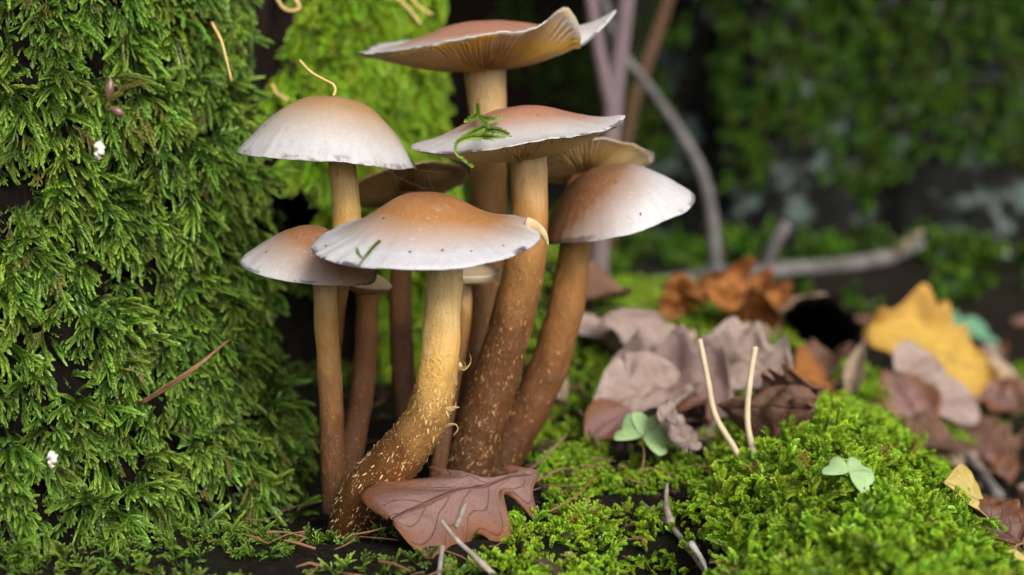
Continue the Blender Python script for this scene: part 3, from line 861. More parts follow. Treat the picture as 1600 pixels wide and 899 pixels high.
# front mushroom
m1, (st1, path1, rad1) = mushroom('mushroom with umbonate orange cap, thick shaggy ochre stem bent beside the oak leaf',
    dict(l=(488, 374), r=(843, 362), d=0.362, tilt=11.5, mat='cap_a', gill='gill_cream', shift=(.08, .16), seed=1, wob=0.028,
         top=[(0, .365), (.12, .36), (.25, .33), (.4, .25), (.55, .16), (.7, .085), (.85, .035), (.95, .005), (1, -.02)],
         under=[(0, .16), (.2, .12), (.6, .06), (.9, .0), (1, -.03)], lobes=[(180, 22, -.03, 0), (18, 14, .03, .05), (2, 9, -.03, -.01), (-60, 30, -.012, 0)]),
    [(697, 385, 56, .364), (696, 420, 56, .364), (692, 480, 57, .366), (688, 540, 60, .368), (682, 595, 62, .370), (669, 645, 66, .372), (641, 692, 74, .375), (604, 736, 80, .379), (570, 778, 80, .383), (545, 835, 72, .388)],
    'stem_a', (1150, 0.36, 0.98, 0.00105, 'flake'))
ribbon('curl', [P(716, 568, .360), P(724, 577, .358), P(733, 571, .357), P(736, 561, .356), P(733, 551, .356)], 4.2 * MPP(.36), 'flake', st1)
ribbon('curl', [P(718, 574, .359), P(726, 574, .357), P(727, 568, .356), P(723, 566, .356)], 2.6 * MPP(.36), 'flake', st1)
ribbon('curl', [P(694, 670, .357), P(702, 664, .355), P(712, 664, .354), P(715, 672, .354), P(708, 681, .355)], 3.4 * MPP(.36), 'flake', st1)
ribbon('curl', [P(698, 640, .357), P(708, 637, .356), P(718, 637, .355)], 4.0 * MPP(.36), 'flake', st1)
ribbon('curl', [P(700, 642, .357), P(711, 638, .356), P(712, 628, .355)], 3.0 * MPP(.36), 'flake', st1)

ribbon('torn_flap', [P(822, 348, .366), P(838, 354, .365), P(850, 366, .364), P(857, 384, .363)], 10 * MPP(.365), 'flap', m1.children[0], 0.3)

# upper left
mushroom('mushroom with smooth domed pale cap tanned at the crown, above the lower brown-centred cap',
    dict(l=(375, 236), r=(652, 254), d=0.405, tilt=1.5, mat='cap_b', gill='gill_brown', shift=(.02, .10), seed=2, wob=0.03,
         top=[(0, .68), (.15, .675), (.3, .64), (.5, .53), (.7, .355), (.85, .18), (.95, .055), (1, -.02)],
         under=[(0, .3), (.2, .28), (.6, .16), (.9, .02), (1, -.04)], lobes=[(5, 16, -.06, .0), (180, 25, .02, .02), (-40, 25, -.03, 0)]),
    [(534, 225, 42, .407), (535, 260, 42, .407), (540, 310, 44, .408), (540, 360, 44, .41), (527, 450, 36, .412), (517, 560, 34, .414), (522, 660, 34, .414), (524, 790, 40, .412)],
    'stem_a')

# lower left
mushroom('mushroom with brown-centred grey-white cap and slender straight stem, nearest neighbour of the moss wall',
    dict(l=(379, 402), r=(588, 428), d=0.388, tilt=9, mat='cap_d', gill='gill_brown', shift=(.32, .20), cscale=.72, seed=3, wob=0.03,
         top=[(0, .60), (.15, .59), (.3, .54), (.5, .42), (.7, .26), (.85, .13), (.95, .04), (1, -.02)],
         under=[(0, .25), (.2, .22), (.6, .12), (.9, .0), (1, -.04)], lobes=[(-20, 18, -.05, .02), (180, 25, .0, .02)]),
    [(507, 415, 36, .390), (507, 445, 36, .390), (510, 510, 37, .391), (514, 570, 38, .392), (518, 640, 38, .393), (521, 720, 40, .394), (527, 800, 46, .395)],
    'stem_d', (120, 0.35, 0.95, 0.0007, 'flake_brown'))

# small one under it
mushroom('small mushroom with buff cap half hidden behind the brown-centred cap, reddish brown stem',
    dict(l=(536, 440), r=(613, 448), d=0.418, tilt=2, mat='cap_e', gill='gill_brown', seed=4, wob=0.05,
         top=[(0, .5), (.3, .46), (.6, .33), (.85, .15), (1, -.02)], under=[(0, -.25), (.3, -.34), (.6, -.34), (.9, -.18), (1, -.04)], ngill=60),
    [(573, 450, 37, .420), (574, 480, 37, .420), (572, 540, 37, .420), (566, 610, 38, .418), (555, 680, 38, .414), (540, 770, 42, .408), (534, 820, 44, .405)],
    'stem_c', (60, 0.3, 0.95, 0.0006, 'flake_brown'))

# tall rear one, upturned split cap
mushroom('tallest mushroom with upturned split cap showing yellow gills above all the others',
    dict(l=(562, 74), r=(945, 50), d=0.452, tilt=5.0, mat='cap_c', gill='gill_yellow', seed=5, wob=0.035,
         top=[(0, .15), (.15, .145), (.3, .12), (.5, .065), (.7, .02), (.85, .01), (.95, .02), (1, .03)],
         under=[(0, -.26), (.15, -.26), (.3, -.24), (.5, -.195), (.7, -.13), (.85, -.07), (.95, -.02), (1, .005)],
         lobes=[(-50, 10, .17, .0), (-27, 9, -.12, -.12), (1, 15, .15, .10), (180, 25, -.07, .0), (-80, 20, .02, 0), (-105, 14, -.02, -.03), (-140, 26, -.075, .0)]),
    [(757, 85, 66, .455), (759, 130, 62, .455), (762, 180, 58, .455), (763, 260, 56, .455), (764, 330, 56, .454), (760, 450, 52, .452), (748, 560, 54, .448), (733, 680, 56, .442), (725, 760, 58, .438)],
    'stem_d', (90, 0.5, 0.95, 0.001, 'flake_brown'))

# middle
mushroom('mushroom with rosy cap carrying a green moss sprig, cream stem turning brown below',
    dict(l=(643, 232), r=(972, 190), d=0.408, tilt=6.5, mat='cap_c', gill='gill_cream', shift=(.08, .15), seed=6, wob=0.02,
         top=[(0, .27), (.15, .265), (.3, .235), (.5, .155), (.7, .075), (.85, .03), (.95, .012), (1, .0)],
         under=[(0, -.20), (.18, -.215), (.35, -.205), (.6, -.15), (.8, -.085), (.93, -.035), (1, -.02)],
         lobes=[(2, 13, .05, .02), (-75, 25, .025, 0), (182, 20, .02, .0)]),
    [(826, 225, 60, .411), (826, 262, 58, .411), (827, 340, 58, .411), (817, 430, 64, .412), (789, 540, 70, .415), (760, 640, 76, .418), (738, 715, 74, .420), (728, 760, 68, .421)],
    'stem_b', (800, 0.40, 0.98, 0.00110, 'flake_brown'))

# right
mushroom('mushroom with brown cap fading to a broad white lobe, leaning stem beside leaf litter',
    dict(l=(846, 362), r=(1078, 312), d=0.438, tilt=11, mat='cap_f', gill='gill_brown', shift=(-.50, .08), cscale=.60, seed=7, wob=0.05,
         top=[(0, .66), (.15, .655), (.3, .63), (.5, .53), (.7, .36), (.85, .19), (.95, .06), (1, -.02)],
         under=[(0, .25), (.2, .22), (.6, .12), (.9, .0), (1, -.05)], lobes=[(190, 20, -.10, .0), (0, 25, .05, .06), (-55, 16, .04, -.04), (40, 25, .10, 0)]),
    [(901, 335, 46, .441), (900, 372, 47, .441), (893, 430, 52, .442), (880, 500, 58, .443), (851, 590, 62, .445), (816, 660, 64, .446), (790, 710, 64, .447), (772, 760, 60, .447)],
    'stem_e', (260, 0.35, 0.95, 0.0008, 'flake_brown'))

# behind: only its cream gills show on the right
mushroom('mushroom whose cream gilled cap pokes out from behind the rosy cap',
    dict(l=(808, 258), r=(1019, 247), d=0.462, tilt=-19, mat='cap_b', gill='gill_cream', seed=8, wob=0.06,
         top=[(0, .06), (.3, .06), (.6, .04), (.85, .02), (1, .0)], under=[(0, -.22), (.2, -.22), (.5, -.17), (.8, -.08), (1, -.02)],
         lobes=[(0, 14, -.02, .03), (-28, 14, -.06, .02), (30, 18, .04, 0)], ngill=80),
    [(905, 245, 40, .462), (903, 290, 40, .463), (896, 400, 40, .466), (876, 510, 40, .470), (830, 640, 42, .468), (795, 730, 42, .465)], 'stem_c')

# behind left: shaded brown underside
mushroom('mushroom with shaded brown gilled cap tilted up between the pale dome and the tall stem',
    dict(l=(538, 312), r=(731, 268), d=0.470, tilt=-18, mat='cap_e', gill='gill_brown', seed=9, wob=0.03,
         top=[(0, .10), (.3, .10), (.6, .07), (.85, .03), (1, .0)], under=[(0, -.10), (.2, -.12), (.5, -.10), (.8, -.05), (1, -.02)], lobes=[(190, 25, -.04, 0)]),
    [(640, 300, 36, .472), (634, 350, 35, .472), (627, 420, 35, .472), (626, 490, 36, .472), (629, 570, 37, .470), (636, 650, 38, .466), (640, 720, 38, .46)], 'stem_c')

# small pale one behind the front stem
mushroom('small pale buff mushroom tucked right behind the thick shaggy front stem',
    dict(l=(668, 428), r=(781, 424), d=0.425, tilt=1, mat='cap_e', gill='gill_cream', seed=10, wob=0.03,
         top=[(0, .3), (.3, .27), (.6, .18), (.85, .07), (1, .0)], under=[(0, -.28), (.3, -.30), (.6, -.30), (.85, -.26), (1, -.04)], ngill=60),
    [(722, 425, 26, .426), (726, 470, 24, .426), (722, 530, 22, .425), (708, 600, 24, .422), (690, 700, 26, .418), (680, 770, 28, .415)], 'stem_b')

# ------------------------------------------------------------------ leaves
def leaf_obj(name, base, tip, nhint, wl, wr, mat, label, curl=0.1, arch=0.1, wave=0.08, sweep=0.10, seed=0, fold=0.0, group=None, thick=0.00022, nu=44, nv=17):
    """leaf with midrib from base to tip; wl / wr are (t, half width / length) outlines for the two sides"""
    base, tip, nh = Vector(base), Vector(tip), Vector(nhint)
    X = (tip - base); L = X.length; X.normalize()
    Y = nh.cross(X).normalized(); Z = X.cross(Y)
    us = np.linspace(0, 1, nu)
    hl, hr = prof(wl, us), prof(wr, us)
    hl, hr = np.maximum(hl, 0.006), np.maximum(hr, 0.006)
    V, uv = [], []
    for i, u in enumerate(us):
        for j in range(nv):
            s = -1 + 2 * j / (nv - 1)
            h = hl[i] if s > 0 else hr[i]
            y = s * h
            x = u + sweep * abs(y) * (1 - u * 0.6)
            z = curl * (abs(s) ** 2) * h * 2.2 - arch * (u - 0.5) ** 2 * 2 + arch * 0.5 + fold * abs(y)
            z += wave * 0.8 * abs(mnoise.noise((u * 2.6 + s * 1.2 + seed * 1.7, s * 1.5 - u * 1.4, seed * 4.0))) + wave * (mnoise.noise((u * 4 + seed * 3.1, s * 1.6, seed)) * 0.6 + mnoise.noise((u * 9 + seed, s * 3.0 + 5, seed * 2.0)) * 0.28) * (0.3 + 0.7 * abs(s))
            q = base + (X * x + Y * y + Z * z) * L
            V.append(q); uv.append((u, 0.5 + 0.5 * s))
    Fc = [(i * nv + j, i * nv + j + 1, (i + 1) * nv + j + 1, (i + 1) * nv + j) for i in range(nu - 1) for j in range(nv - 1)]
    o = mesh_obj(name, [tuple(v) for v in V], Fc, M[mat], None, uvs=np.array(uv))
    md = o.modifiers.new('thickness', 'SOLIDIFY'); md.thickness = thick; md.offset = 0
    return tag(o, label, 'leaf', group)

def oak_outline(seed, w=0.34, lobes=None, depth=0.42):
    rg = random.Random(seed); out = [(0, .01), (.05, .03)]
    lobes = lobes or rg.choice((2, 3, 3, 4))
    t = 0.10
    for k in range(lobes):
        a, b = rg.uniform(.7, 1.3) * .42 / lobes, rg.uniform(.7, 1.3) * .42 / lobes
        env = lambda q: w * (math.sin(math.pi * min(1, (q * 0.86 + 0.08))) ** 0.6)
        out.append((t + a, env(t + a) * rg.uniform(0.85, 1.1)))
        if t + a + b < .93: out.append((t + a + b, env(t + a + b) * rg.uniform(1 - depth, 1 - depth * 0.4)))
        t += a + b
        if t > .86: break
    out = [q for q in out if q[0] < .95] + [(.97, w * 0.3), (1, .008)]
    return out
def ovate_outline(w=0.3):
    return [(0, .01), (.08, w * 0.45), (.25, w * 0.9), (.45, w), (.65, w * 0.85), (.85, w * 0.45), (1, .006)]

# rosy oak leaf lying against the front stem, in focus
leaf_obj('oak_leaf', P(838, 742, .392), P(611, 812, .352), (0.10, -0.62, 0.78),
    [(0, .02), (.06, .05), (.10, .10), (.13, .19), (.17, .22), (.22, .15), (.28, .075), (.34, .10), (.41, .31), (.46, .37), (.50, .33), (.55, .22), (.60, .19), (.66, .25), (.70, .255), (.74, .21), (.79, .25), (.85, .265), (.91, .23), (.97, .13), (1, .02)],
    [(0, .02), (.05, .04), (.09, .14), (.12, .13), (.16, .05), (.22, .06), (.30, .10), (.38, .13), (.42, .26), (.45, .34), (.48, .22), (.56, .21), (.66, .27), (.76, .33), (.85, .33), (.93, .27), (.98, .16), (1, .02)],
    'leaf_rosy', 'rosy brown lobed oak leaf resting against the foot of the shaggy front stem', curl=-0.15, arch=0.06, wave=0.06, sweep=-0.02, seed=4, fold=-0.12, nu=80, nv=21)

UP = (0, -0.35, 0.94)
def litter(px0, py0, px1, py1, lift0, lift1, mat, label, kind='oak', w=0.32, nh=UP, seed=1, group=None, d0=None, d1=None, dd=0.028, name=None, **kw):
    a = P(px0, py0, d0) if d0 else G(px0, py0, lift0)
    g1 = G(px1, py1, lift1)
    b = P(px1, py1, d1 if d1 else min(max(g1.y, a.y - dd), a.y + dd))
    wl = oak_outline(seed, w) if kind == 'oak' else ovate_outline(w)
    wr = oak_outline(seed + 50, w) if kind == 'oak' else ovate_outline(w * 0.95)
    return leaf_obj(name or ('oak_leaf' if kind == 'oak' else 'leaf'), a, b, nh, wl, wr, mat, label, seed=seed, group=group, **kw)

GL = 'dry leaves in the litter'
litter(1160, 655, 948, 590, .006, .012, 'leaf_mauve', 'large mauve-brown crumpled leaf lying behind the clover, its edge curled over a dark gap', 'oak', .36, (0.05, -0.75, .65), 3, GL, curl=.25, wave=.14)
litter(1075, 600, 930, 665, .016, .012, 'leaf_grey', 'grey-brown leaf crumpled upright between the clover and leaning stem', 'oak', .33, (-0.3, -0.8, .5), 5, GL, curl=.3, wave=.25)
litter(940, 500, 1065, 545, .030, .012, 'leaf_grey', 'arched pinkish-grey leaf bridging over a dark hollow behind the leaning stem', 'ovate', .26, (0.1, -0.6, .8), 6, GL, arch=.35, curl=-.35, wave=.12)
litter(1000, 530, 1095, 590, .010, .010, 'leaf_pale', 'pale tan leaf scrap with yellowish edge under the arched leaf', 'oak', .40, (0, -0.6, .8), 8, GL, wave=.18)
litter(1250, 600, 1085, 560, .012, .016, 'leaf_grey', 'broad grey leaf propped behind the two pale stalks', 'oak', .38, (0.1, -0.8, .55), 9, GL, curl=.2, wave=.14)
litter(1275, 640, 1130, 640, .010, .006, 'leaf_dark', 'dark reddish leaf curled up under the broad grey leaf', 'ovate', .30, (0, -0.9, .4), 10, GL, curl=-.4, wave=.16)
litter(1285, 605, 1200, 650, .015, -.004, 'leaf_rosy', 'small rosy leaf hanging down at the edge of the moss cushion', 'oak', .40, (0.2, -0.85, .4), 11, GL, curl=.2, wave=.2)
litter(1210, 510, 1090, 440, .004, .030, 'leaf_orange', 'upright orange-brown oak leaf below the fallen grey branch', 'oak', .36, (0.1, -0.95, .3), 12, GL, curl=.35, wave=.3)
litter(1075, 480, 1045, 435, .010, .030, 'leaf_orange', 'small orange leaf standing beside the larger orange-brown oak leaf', 'oak', .42, (-0.2, -0.95, .2), 13, GL, wave=.25)
litter(1140, 505, 1170, 440, .006, .035, 'leaf_orange', 'curled orange leaf overlapping the upright orange-brown oak leaf', 'ovate', .36, (0.3, -0.9, .3), 14, GL, curl=.5, wave=.2)
litter(905, 470, 975, 465, .020, .018, 'leaf_dark', 'dark brown leaf with pale edge at the foot of the pinkish sapling', 'ovate', .34, (0, -0.6, .8), 15, GL, curl=.4)
litter(1190, 560, 1165, 505, .008, .020, 'leaf_pale', 'small whitish leaf scrap standing below the orange leaves', 'ovate', .34, (0, -0.95, .3), 16, GL, curl=.3)
litter(960, 640, 1095, 705, .006, .004, 'leaf_dark', 'dark grey-brown leaf lying flat under the clover', 'oak', .36, (0, -0.5, .86), 17, GL, wave=.14, curl=.15)
litter(1060, 660, 1130, 715, .004, .002, 'leaf_grey', 'narrow grey leaf pointing down towards the moss cushion', 'ovate', .2, (0.2, -0.7, .7), 18, GL, curl=.3)
litter(915, 690, 985, 640, .003, .012, 'leaf_rosy', 'purplish brown leaf tip standing left of the clover', 'ovate', .36, (-0.2, -0.85, .45), 19, GL, curl=.25)
litter(880, 505, 960, 530, .012, .010, 'leaf_grey', 'greyish leaf lying in moss behind the leaning stem', 'ovate', .32, (0, -0.5, .86), 20, GL)
litter(1290, 600, 1240, 580, .004, .010, 'leaf_orange', 'small pinkish orange leaf in front of the black hollow stump', 'ovate', .42, (0, -0.75, .6), 21, GL)
litter(1332, 622, 1352, 530, .0, .030, 'leaf_pale', 'tan leaf standing on edge between hollow stump and yellow leaf', 'ovate', .17, (-0.6, -0.8, .2), 22, GL, curl=.3)
litter(1540, 600, 1345, 520, .012, .030, 'leaf_yellow', 'large yellow oak leaf drooping behind the moss cushion', 'oak', .36, (0.1, -0.8, .6), 23, GL, arch=.2, wave=.16)
litter(1545, 560, 1420, 600, .014, .010, 'leaf_yellow', 'second yellow leaf with brown tip overlapping the large yellow oak leaf', 'oak', .36, (0, -0.7, .7), 24, GL, wave=.14)
litter(1400, 595, 1460, 560, .006, .02, 'leaf_grey', 'lilac-grey leaf scrap curled under the yellow leaf', 'ovate', .34, (-0.2, -0.85, .4), 25, GL)
litter(1600, 640, 1490, 600, .01, .012, 'leaf_rosy', 'pinkish brown leaf right of the yellow leaves', 'oak', .38, (0, -0.7, .7), 26, GL, wave=.15)
litter(1450, 640, 1520, 625, .006, .012, 'leaf_grey', 'pale lilac leaf below the yellow leaves', 'ovate', .36, (0, -0.8, .5), 27, GL)
litter(1545, 815, 1475, 755, .006, .014, 'leaf_cream', 'pale yellow oval leaf leaning on the right flank of the moss cushion', 'ovate', .26, (0.2, -0.7, .7), 28, GL, wave=.05)
litter(1480, 690, 1530, 765, .006, .004, 'leaf_pale', 'whitish leaf lying below the sloping grey stick', 'ovate', .22, (0, -0.6, .8), 29, GL)
litter(1600, 860, 1500, 790, .006, .006, 'leaf_rosy', 'pinkish leaf lying below the pale yellow oval leaf', 'oak', .40, (0, -0.5, .85), 30, GL)
litter(1610, 890, 1560, 870, .006, .006, 'leaf_cream', 'cream leaf scrap lying beneath the pinkish leaf', 'ovate', .40, (0, -0.5, .85), 31, GL)
litter(1420, 700, 1500, 690, .004, .004, 'leaf_dark', 'dark brown leaf flat on soil behind the moss cushion', 'oak', .42, (0, -0.4, .9), 32, GL)
litter(1590, 720, 1500, 660, .004, .006, 'leaf_dark', 'dark rusty leaf under the strip of moss', 'oak', .42, (0, -0.5, .85), 33, GL)
TONE = {'leaf_grey': 'greyish brown', 'leaf_rosy': 'reddish brown', 'leaf_dark': 'dark brown', 'leaf_pale': 'pale tan'}
def heap_look(m, shape, text): return m, text.format(TONE[m], shape)
rl = random.Random(21)
for k_ in range(20):
    px, py = rl.uniform(935, 1255), rl.uniform(520, 690)
    if px < 1070 and py > 620: continue
    q = G(px, py, rl.uniform(.004, .016)); an = rl.uniform(0, 6.28); Ln = rl.uniform(.026, .044)
    b = q + Vector((math.cos(an) * Ln, math.sin(an) * Ln * .7, rl.uniform(-.006, .010)))
    if float(ridge(q.x, q.y)) > float(hgt(q.x, q.y)) - 0.012 or float(ridge(b.x, b.y)) > float(hgt(b.x, b.y)) - 0.012: continue
    kd = rl.random() < .5
    leaf_obj('fallen_leaf', q, b, (rl.uniform(-.6, .6), rl.uniform(-.9, -.2), .7), oak_outline(k_ + 200, .34) if kd else ovate_outline(.30), oak_outline(k_ + 300, .34) if kd else ovate_outline(.3),
             *heap_look(rl.choice(['leaf_grey', 'leaf_grey', 'leaf_rosy', 'leaf_dark', 'leaf_pale']), 'lobed' if kd else 'oval', 'crumpled {} {} leaf heaped in the litter behind the clover'), curl=rl.uniform(-.5, .6), arch=rl.uniform(-.2, .3), wave=.24, seed=k_ + 160, group='crumpled leaves heaped behind the clover', nu=34, nv=13)
# further scraps, told apart only by where they lie
rl = random.Random(5)
for k_ in range(46):
    px, py = rl.choice([(rl.uniform(1380, 1640), rl.uniform(600, 860)), (rl.uniform(880, 1260), rl.uniform(475, 690)), (rl.uniform(1200, 1620), rl.uniform(490, 600))])
    q = G(px, py, .003)
    if float(ridge(q.x, q.y)) > q.z - 0.02: continue
    an = rl.uniform(0, 6.28); Ln = rl.uniform(.018, .034)
    b = Vector((q.x + math.cos(an) * Ln, q.y + math.sin(an) * Ln, 0)); b.z = float(hgt(b.x, b.y)) + rl.uniform(.002, .010)
    kd = rl.choice(['oak', 'ovate'])
    leaf_obj('fallen_leaf', q, b, (rl.uniform(-.3, .3), -.35, .85), oak_outline(k_, .34) if kd == 'oak' else ovate_outline(.34), oak_outline(k_ + 9, .34) if kd == 'oak' else ovate_outline(.32),
             *heap_look(rl.choice(['leaf_dark', 'leaf_dark', 'leaf_grey', 'leaf_rosy', 'leaf_pale']), 'lobed' if kd == 'oak' else 'oval', 'small {} {} leaf scrap bedded among larger fallen leaves'), curl=rl.uniform(-.3, .4), wave=.16, seed=k_ + 60, group='leaf scraps bedded in the litter', nu=24, nv=9)

# ------------------------------------------------------------------ clover plants
def clover(foot, hub, size, face, mat, label, angs=(90, 210, 330), fold=0.25):
    root = empty('clover', foot, label, 'clover', 'clover plants')
    foot, hub = Vector(foot), Vector(hub)
    mid = (foot + hub) / 2 + Vector((0.0008, -0.0006, 0))
    c = cr([tuple(foot), tuple(mid), tuple(hub)], 16)
    V, Fc, _ = tube(c, np.full(16, size * 0.035), 7)
    mesh_obj('stalk', V, Fc, M['clover_stalk'], root)
    Z = Vector(face).normalized(); X = Vector((1, 0, 0)); X = (X - Z * X.dot(Z)).normalized(); Y = Z.cross(X)
    for a in angs:
        D = X * math.cos(R(a)) + Y * math.sin(R(a)); S = Z.cross(D)
        nu, nv = 16, 11
        V, uv = [], []
        for i in range(nu):
            u = i / (nu - 1)
            hw = 0.62 * math.sin(math.pi * min(1, 0.5 * u ** 0.8 + 0.0) ) ** 0.9 * (1 if u < .8 else math.cos((u - .8) / .2 * 0.95))
            for j in range(nv):
                s = -1 + 2 * j / (nv - 1)
                x = u * (1 - 0.16 * (1 - abs(s)) ** 1.5 * u ** 4) - 0.06 * s * s * u
                z = fold * abs(s) * hw - 0.22 * u * u - 0.10 * s * s * hw
                V.append(hub + (D * (0.04 + x) + S * s * hw + Z * z) * size); uv.append((u, .5 + .5 * s))
        Fc = [(i * nv + j, i * nv + j + 1, (i + 1) * nv + j + 1, (i + 1) * nv + j) for i in range(nu - 1) for j in range(nv - 1)]
        o = mesh_obj('leaflet', [tuple(v) for v in V], Fc, M[mat], root, uvs=np.array(uv))
        md = o.modifiers.new('thickness', 'SOLIDIFY'); md.thickness = size * 0.02
    return root
d_ = 0.442
clover(P(1000, 745, d_), P(1004, 683, d_), 44 * MPP(d_), (-0.15, -0.80, 0.6), 'clover', 'green clover with folded leaflets on a brown stalk in front of the grey leaves', (75, 150, 340), 0.55)
g_ = G(1328, 768); d_ = g_.y
clover(g_, P(1326, 740, d_ - .024), 40 * MPP(d_ - .024), (0, -0.62, 0.78), 'clover', 'pale green three-leaved clover growing out of the moss cushion', (40, 140, 270 + 60), 0.12)
g_ = G(1490, 560); d_ = g_.y
clover(g_, P(1492, 515, d_), 66 * MPP(d_), (0.05, -0.45, 0.88), 'clover_blue', 'bluish green clover standing behind the yellow leaves', (10, 110, 200), 0.2)

# ------------------------------------------------------------------ stalks, twigs, needles
def stick(name, pts, w0, w1, mat, label, cat, group=None, sides=10, n=40, rough=0.1, parent=None, bumps=True):
    """pts rows: (px, py, depth); widths in photograph pixels"""
    c = cr([tuple(P(*q)) for q in pts], n)
    d0, d1 = pts[0][2], pts[-1][2]
    rad = np.linspace(w0 * MPP(d0) / 2, w1 * MPP(d1) / 2, n)
    if rough: rad = rad * (1 + np.array([rough * mnoise.noise((i * 0.55, w0, pts[0][0] * 0.1)) for i in range(n)]))
    V, Fc, uv = tube(c, rad, sides, rough, 25 / max(rad.max(), 1e-5) * 0.01)
    o = mesh_obj(name, V, Fc, M[mat], parent)
    if parent is None: tag(o, label, cat, group)
    return o

ga = G(1175, 752).y
stick('pale_stalk', [(1172, 752, ga), (1150, 705, ga + .004), (1118, 650, ga + .008), (1105, 590, ga + .01), (1093, 530, ga + .012)], 10.5, 8.5, 'pale_stalk', 'pale bent stalk leaning left out of the moss cushion', 'stalk', 'pale stalks', 12, 40, .06)
stick('pale_stalk', [(1184, 752, ga + .002), (1180, 720, ga + .003), (1168, 660, ga + .005), (1171, 600, ga + .006), (1180, 542, ga + .008)], 10.5, 9.5, 'pale_stalk', 'pale upright stalk, straighter of the two in the moss cushion', 'stalk', 'pale stalks', 12, 40, .06)
stick('twig', [(690, 814, .338), (712, 842, .335), (742, 870, .332), (775, 902, .330)], 6, 11, 'twig', 'grey knobbly twig lying across the rosy oak leaf', 'twig', 'twigs', 10, 30, .25)
stick('twig', [(727, 788, .348), (712, 824, .340)], 8, 7, 'twig', 'short grey twig piece lying on the rosy oak leaf', 'twig', 'twigs', 9, 14, .25)
stick('twig', [(691, 852, .336), (688, 885, .334), (684, 910, .332)], 9, 8, 'twig', 'grey twig stub below the rosy oak leaf', 'twig', 'twigs', 9, 14, .25)
stick('twig', [(938, 715, .47), (975, 765, .43), (1020, 800, .40), (1050, 825, .388), (1078, 860, .372), (1105, 896, .355)], 6, 12, 'twig', 'long crooked twig running over the moss in front of the moss cushion', 'twig', 'twigs', 9, 40, .3)
stick('wood_splinter', [(1042, 755, .40), (1041, 790, .392), (1048, 818, .386)], 5, 15, 'twig', 'pale splinter of wood standing on the long crooked twig', 'splinter', None, 7, 14, .3)
stick('twig', [(858, 800, .38), (900, 775, .385), (930, 745, .40)], 3, 3, 'needle', 'thin straight brown stem lying on moss right of the oak leaf', 'twig', 'twigs', 6, 14, .1)
stick('twig', [(820, 740, .405), (850, 715, .42), (885, 680, .44)], 6, 4, 'twig_brown', 'brown twig rising from the oak leaf stalk end towards the leaning stem', 'twig', 'twigs', 7, 16, .2)
stick('twig', [(1455, 660, .66), (1510, 715, .62), (1560, 775, .58)], 17, 20, 'branch', 'sloping grey stick lying behind the moss cushion', 'twig', 'twigs', 10, 24, .15)
stick('twig', [(1110, 875, .352), (1150, 890, .345), (1180, 905, .340)], 6, 5, 'needle', 'pale brown twig end poking out under the moss cushion', 'twig', 'twigs', 8, 14, .2)
stick('twig', [(905, 640, .50), (925, 680, .485), (945, 712, .47)], 5, 5, 'twig_brown', 'brown twig lying in moss at the foot of the leaning stem', 'twig', 'twigs', 7, 16, .2)
stick('twig', [(1080, 850, .362), (1100, 880, .354), (1105, 900, .350)], 12, 4, 'fluff', 'whitish peeling bark strip at the end of the crooked twig', 'twig', 'twigs', 7, 14, .3)

# needle on the moss wall, two-bladed
nd = empty('pine_needle', P(288, 580, .345), 'brown pine needle lying slanted on the mossy root', 'needle')
stick('blade', [(219, 630, .352), (270, 597, .345), (320, 562, .345), (357, 532, .352)], 5, 4, 'needle', None, None, None, 6, 20, .05, nd)
stick('blade', [(221, 632, .351), (272, 601, .3443), (318, 566, .3445), (345, 543, .350)], 4, 2.5, 'needle', None, None, None, 6, 20, .05, nd)
GN_ = 'pale curled stalks on the tree'
stick('dry_stalk', [(468, 94, .41), (485, 112, .408), (505, 124, .406), (520, 132, .405), (524, 141, .405), (521, 150, .405)], 4, 4, 'needle_yellow', 'pale crooked stalk standing on top of the pale domed cap', 'stalk', GN_, 7, 24, .1)
stick('dry_stalk', [(425, 132, .52), (433, 146, .518), (450, 157, .516)], 5, 6, 'needle_yellow', 'short pale curved stalk against the dark bark', 'stalk', GN_, 7, 16, .1)
stick('dry_stalk', [(430, -8, .50), (442, 12, .50), (456, 17, .50), (468, 12, .50), (460, -4, .50)], 5, 5, 'needle_yellow', 'pale hooked stalk hanging down over the dark bark', 'stalk', GN_, 7, 20, .1)
stick('dry_stalk', [(331, 36, .44), (345, 62, .435), (353, 90, .433), (362, 127, .432)], 5, 3, 'needle_yellow', 'long pale stalk hanging from the edge of the front mossy root', 'stalk', GN_, 7, 20, .1)
stick('dry_stalk', [(615, -8, .545), (638, 14, .54), (658, 38, .538)], 6, 4, 'needle_yellow', 'tan stalk on the rear mossy root above the split cap', 'stalk', GN_, 7, 16, .1)
stick('dry_stalk', [(640, -6, .545), (656, 12, .54), (675, 23, .538)], 5, 4, 'needle_yellow', 'shorter yellow stalk beside the tan one on the rear mossy root', 'stalk', GN_, 7, 16, .1)

